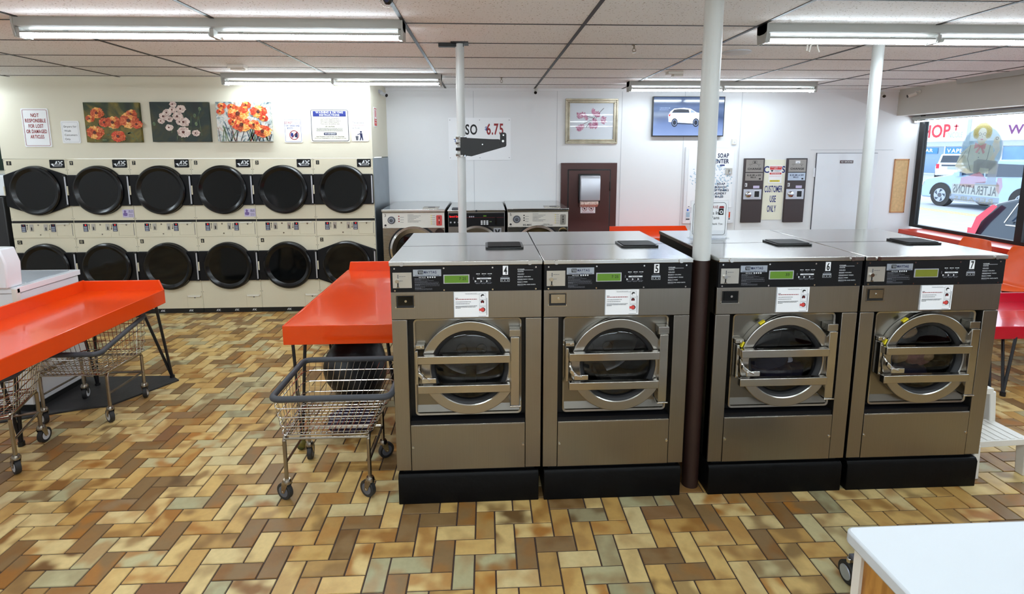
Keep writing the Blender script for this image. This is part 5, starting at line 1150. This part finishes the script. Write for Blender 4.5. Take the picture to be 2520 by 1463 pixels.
# ================================================================== the street outside
SZ = -.15
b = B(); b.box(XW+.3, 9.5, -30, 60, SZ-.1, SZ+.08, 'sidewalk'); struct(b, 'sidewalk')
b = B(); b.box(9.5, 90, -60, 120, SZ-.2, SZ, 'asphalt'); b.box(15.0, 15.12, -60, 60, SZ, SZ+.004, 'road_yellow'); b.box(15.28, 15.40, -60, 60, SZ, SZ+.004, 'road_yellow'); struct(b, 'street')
def wheel(t, x, y, r, side, m='car_glass'):
    b = B(); b.cyl((x, y, r), (x+side*.2, y, r), r, 'rubber', n=28); b.cyl((x-side*.012, y, r), (x, y, r), r*.62, 'badge_silver', n=20); b.cyl((x-side*.02, y, r), (x-side*.012, y, r), r*.2, 'ink_grey', n=12)
    for k in range(5): a = 2*PI*k/5; b.shape([(0, 0)]*0, 0, m) if 0 else b.add([(x-side*.016, y+r*.25*math.cos(a), r+r*.25*math.sin(a)), (x-side*.016, y+r*.56*math.cos(a+.35), r+r*.56*math.sin(a+.35)), (x-side*.016, y+r*.56*math.cos(a+.85), r+r*.56*math.sin(a+.85))], [(0, 1, 2)], m)
    b.build('wheel', t)
def car(label, loc, rz, L_, Wd, H, m, prof, wins, wy, wr, cat='car', glassm='car_glass', front=None):
    """side profile in local (y, z); the near flank is at local x = -Wd/2"""
    t = thing('car', label, cat, loc, rz); b = B(); h = Wd/2; n = len(prof); vs = []
    cuts = [(-h, 0), (-h+.05, .04), (h-.05, .04), (h, 0)]
    def ins(p, e):
        k = max(0, min(1, (p[1]-.8)/(H-.8))) if H > .8 else 0
        return k
    for xi in (-1, 1):
        vs += [(xi*(h-.16*ins(p, 0)), p[0], p[1]) for p in prof]
    b.add(vs, [tuple(range(n))[::-1], tuple(range(n, 2*n))]+[(i, (i+1) % n, (i+1) % n+n, i+n) for i in range(n)], m); b.build('body', t, bevel=.05, seg=3)
    for wv in wins:
        b = B(); b.add([(-(h-.16*max(0, (z-.8)/(H-.8)))-.008, y, z) for y, z in wv], [tuple(range(len(wv)))], glassm); b.build('side_window', t)
    for y in wy:
        wheel(t, -h-.004, y, wr, 1); wheel(t, h+.004, y, wr, -1)
        b = B(); P = [(-h-.003, y+wr*1.15*math.cos(PI*k/12), wr+wr*1.15*math.sin(PI*k/12)) for k in range(13)]; b.add(P, [tuple(range(13))], 'rubber'); b.build('wheel_arch', t)
    return t
# dark parked car, tail towards the left of the window
pd = [(1.95, .35), (2.0, .62), (1.93, .95), (1.72, 1.22), (1.3, 1.36), (-.2, 1.40), (-.95, 1.0), (-2.1, .86), (-2.2, .4), (-2.1, .25), (1.9, .25)]
t = car('dark blue car parked nearest the shop window, its red tail lamp showing', (8.5, 5.75, SZ), 0, 4.2, 1.75, 1.4, 'car_dark', pd, [[(1.45, .98), (1.3, 1.22), (.95, 1.29), (.55, 1.29), (.5, .94)], [(.42, .94), (.46, 1.29), (-.1, 1.3), (-.75, .98)]], (1.28, -1.35), .33)
b = B(); b.add([(-.885, 1.99, .70), (-.885, 1.90, .98), (-.84, 1.70, 1.2), (-.85, 1.62, 1.17), (-.895, 1.80, .92), (-.895, 1.88, .70)], [(0, 1, 2, 3, 4, 5)], 'tail_red'); b.box(-.885, -.6, 1.95, 2.02, .66, .80, 'tail_red'); b.build('tail_lamp', t)
b = B(); b.tube([(-.885, 1.45, .95), (-.85, 1.32, 1.24), (-.83, .9, 1.32), (-.83, 0, 1.32), (-.87, -.85, .96), (-.89, 1.42, .92)], .012, 'chrome', n=6); b.box(-.9, -.88, .62, .84, .86, .885, 'chrome'); b.build('window_trim', t)
# pale blue car on the far lane, nose to the left
pb = [(2.35, .35), (2.38, .72), (2.2, .98), (1.2, 1.16), (.62, 1.58), (.2, 1.70), (-1.6, 1.68), (-2.2, 1.2), (-2.3, .4), (-2.2, .28), (2.3, .28)]
t = car('pale blue car on the road, its dark front wheel at the left of the window', (17.5, 16.65, SZ), 0, 4.7, 1.85, 1.7, 'car_blue', pb, [[(1.0, 1.17), (.55, 1.52), (.1, 1.58), (-.0, 1.14)], [(-.08, 1.14), (.0, 1.58), (-1.2, 1.56), (-1.7, 1.2)]], (1.5, -1.45), .40)
b = B(); b.box(-.98, -.90, .75, .98, 1.12, 1.24, 'car_blue'); b.build('mirror', t); b = B(); b.box(-.93, -.6, 2.28, 2.36, .72, .86, 'white_plastic'); b.build('headlamp', t)
# white car far off, seen from behind
t = thing('car', 'white car seen from behind in the lot across the road', 'car', (31, 33.2, SZ), -PI/2+.75)
b = B(); b.prism([(-.9, .35), (-.92, .95), (-.80, 1.2), (-.66, 1.78), (.66, 1.78), (.80, 1.2), (.92, .95), (.9, .35)], 'y', 0, 3.8, 'car_white'); b.build('body', t, bevel=.06)
b = B(); b.add([(-.68, -.02, 1.22), (.68, -.02, 1.22), (.58, -.02, 1.68), (-.58, -.02, 1.68)], [(0, 1, 2, 3)], 'car_glass'); b.build('rear_window', t)
b = B(); b.box(-.6, .6, -.03, 0, .98, 1.08, 'car_glass'); b.box(-.28, .28, -.035, 0, .78, .94, 'badge_silver'); b.box(-.85, .85, -.12, .02, .42, .66, 'car_white'); b.build('bumper', t)
for sx_ in (-1, 1):
    b = B(); b.box(sx_*.80-.08, sx_*.80+.08, -.03, .03, .82, 1.12, 'tail_red'); b.build('tail_lamp', t)
    for yy in (.7, 3.1): b = B(); b.cyl((sx_*.72, yy, .36), (sx_*.95, yy, .36), .36, 'rubber', n=24); b.build('wheel', t)
# shops across the road
t = thing('shop_building', 'pale row of shops across the road with red and purple sign letters', 'building', (38, 40, SZ), -PI/2)
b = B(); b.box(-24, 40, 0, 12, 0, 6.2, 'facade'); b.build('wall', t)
b = B(); b.box(-4.3, 7, -.25, 0, 2.75, 4.6, 'sign_white'); b.box(.45, .75, -.3, -.2, 2.5, 4.7, 'badge_silver'); sb = b.build('sign_board', t)
b = B(); y = -.27; b.text('SHOP', -2.75, 3.12, 1.0, y, 'sign_red', w=3.4, bold=1); b.text('NICOLE', -.55, 3.05, .42, y, 'car_blue', w=1.3); b.line([(-.55, 3.6), (-.55, 4.1)], .12, y, 'sign_red'); b.line([(-.75, 3.95), (-.35, 3.95)], .08, y, 'sign_red'); b.text('WINE', 5.0, 3.2, .62, y, 'sign_purple', w=2.7, bold=1); b.build('sign_letters', t)
b = B(); b.box(-9, 3, -.3, 0, 4.62, 5.0, 'fascia_orange'); b.build('fascia', t)  # red-orange reflection above the sign, built as a solid coloured band
b = B(); b.box(-24, 40, -.1, 0, 2.35, 2.75, 'badge_silver'); b.build('soffit', t)
for k, (a, c) in enumerate(((-8, -4.2), (-4.1, -1.6), (-1.5, 1.2), (1.3, 3.2), (3.3, 5.2), (5.3, 9), (9.1, 14))):
    b = B(); b.box(a, c, -.06, 0, .15, 2.3, 'facade_blue' if k % 2 == 0 else 'car_glass_light'); b.box(c, c+.1, -.1, 0, 0, 2.35, 'ink_white'); b.build('shop_window', t)
b = B(); y = -.1; b.rect(-4.0, -2.2, 1.75, 2.25, y, 'facade_sky'); b.text('BAR', -3.2, 1.9, .26, y-.02, 'sign_white', w=1.1, bold=1); b.rect(-1.5, .6, 1.65, 2.25, y, 'facade_sky'); b.text('VAPE', -.6, 1.85, .3, y-.02, 'sign_white', w=1.4, bold=1); b.build('neon_signs', t)
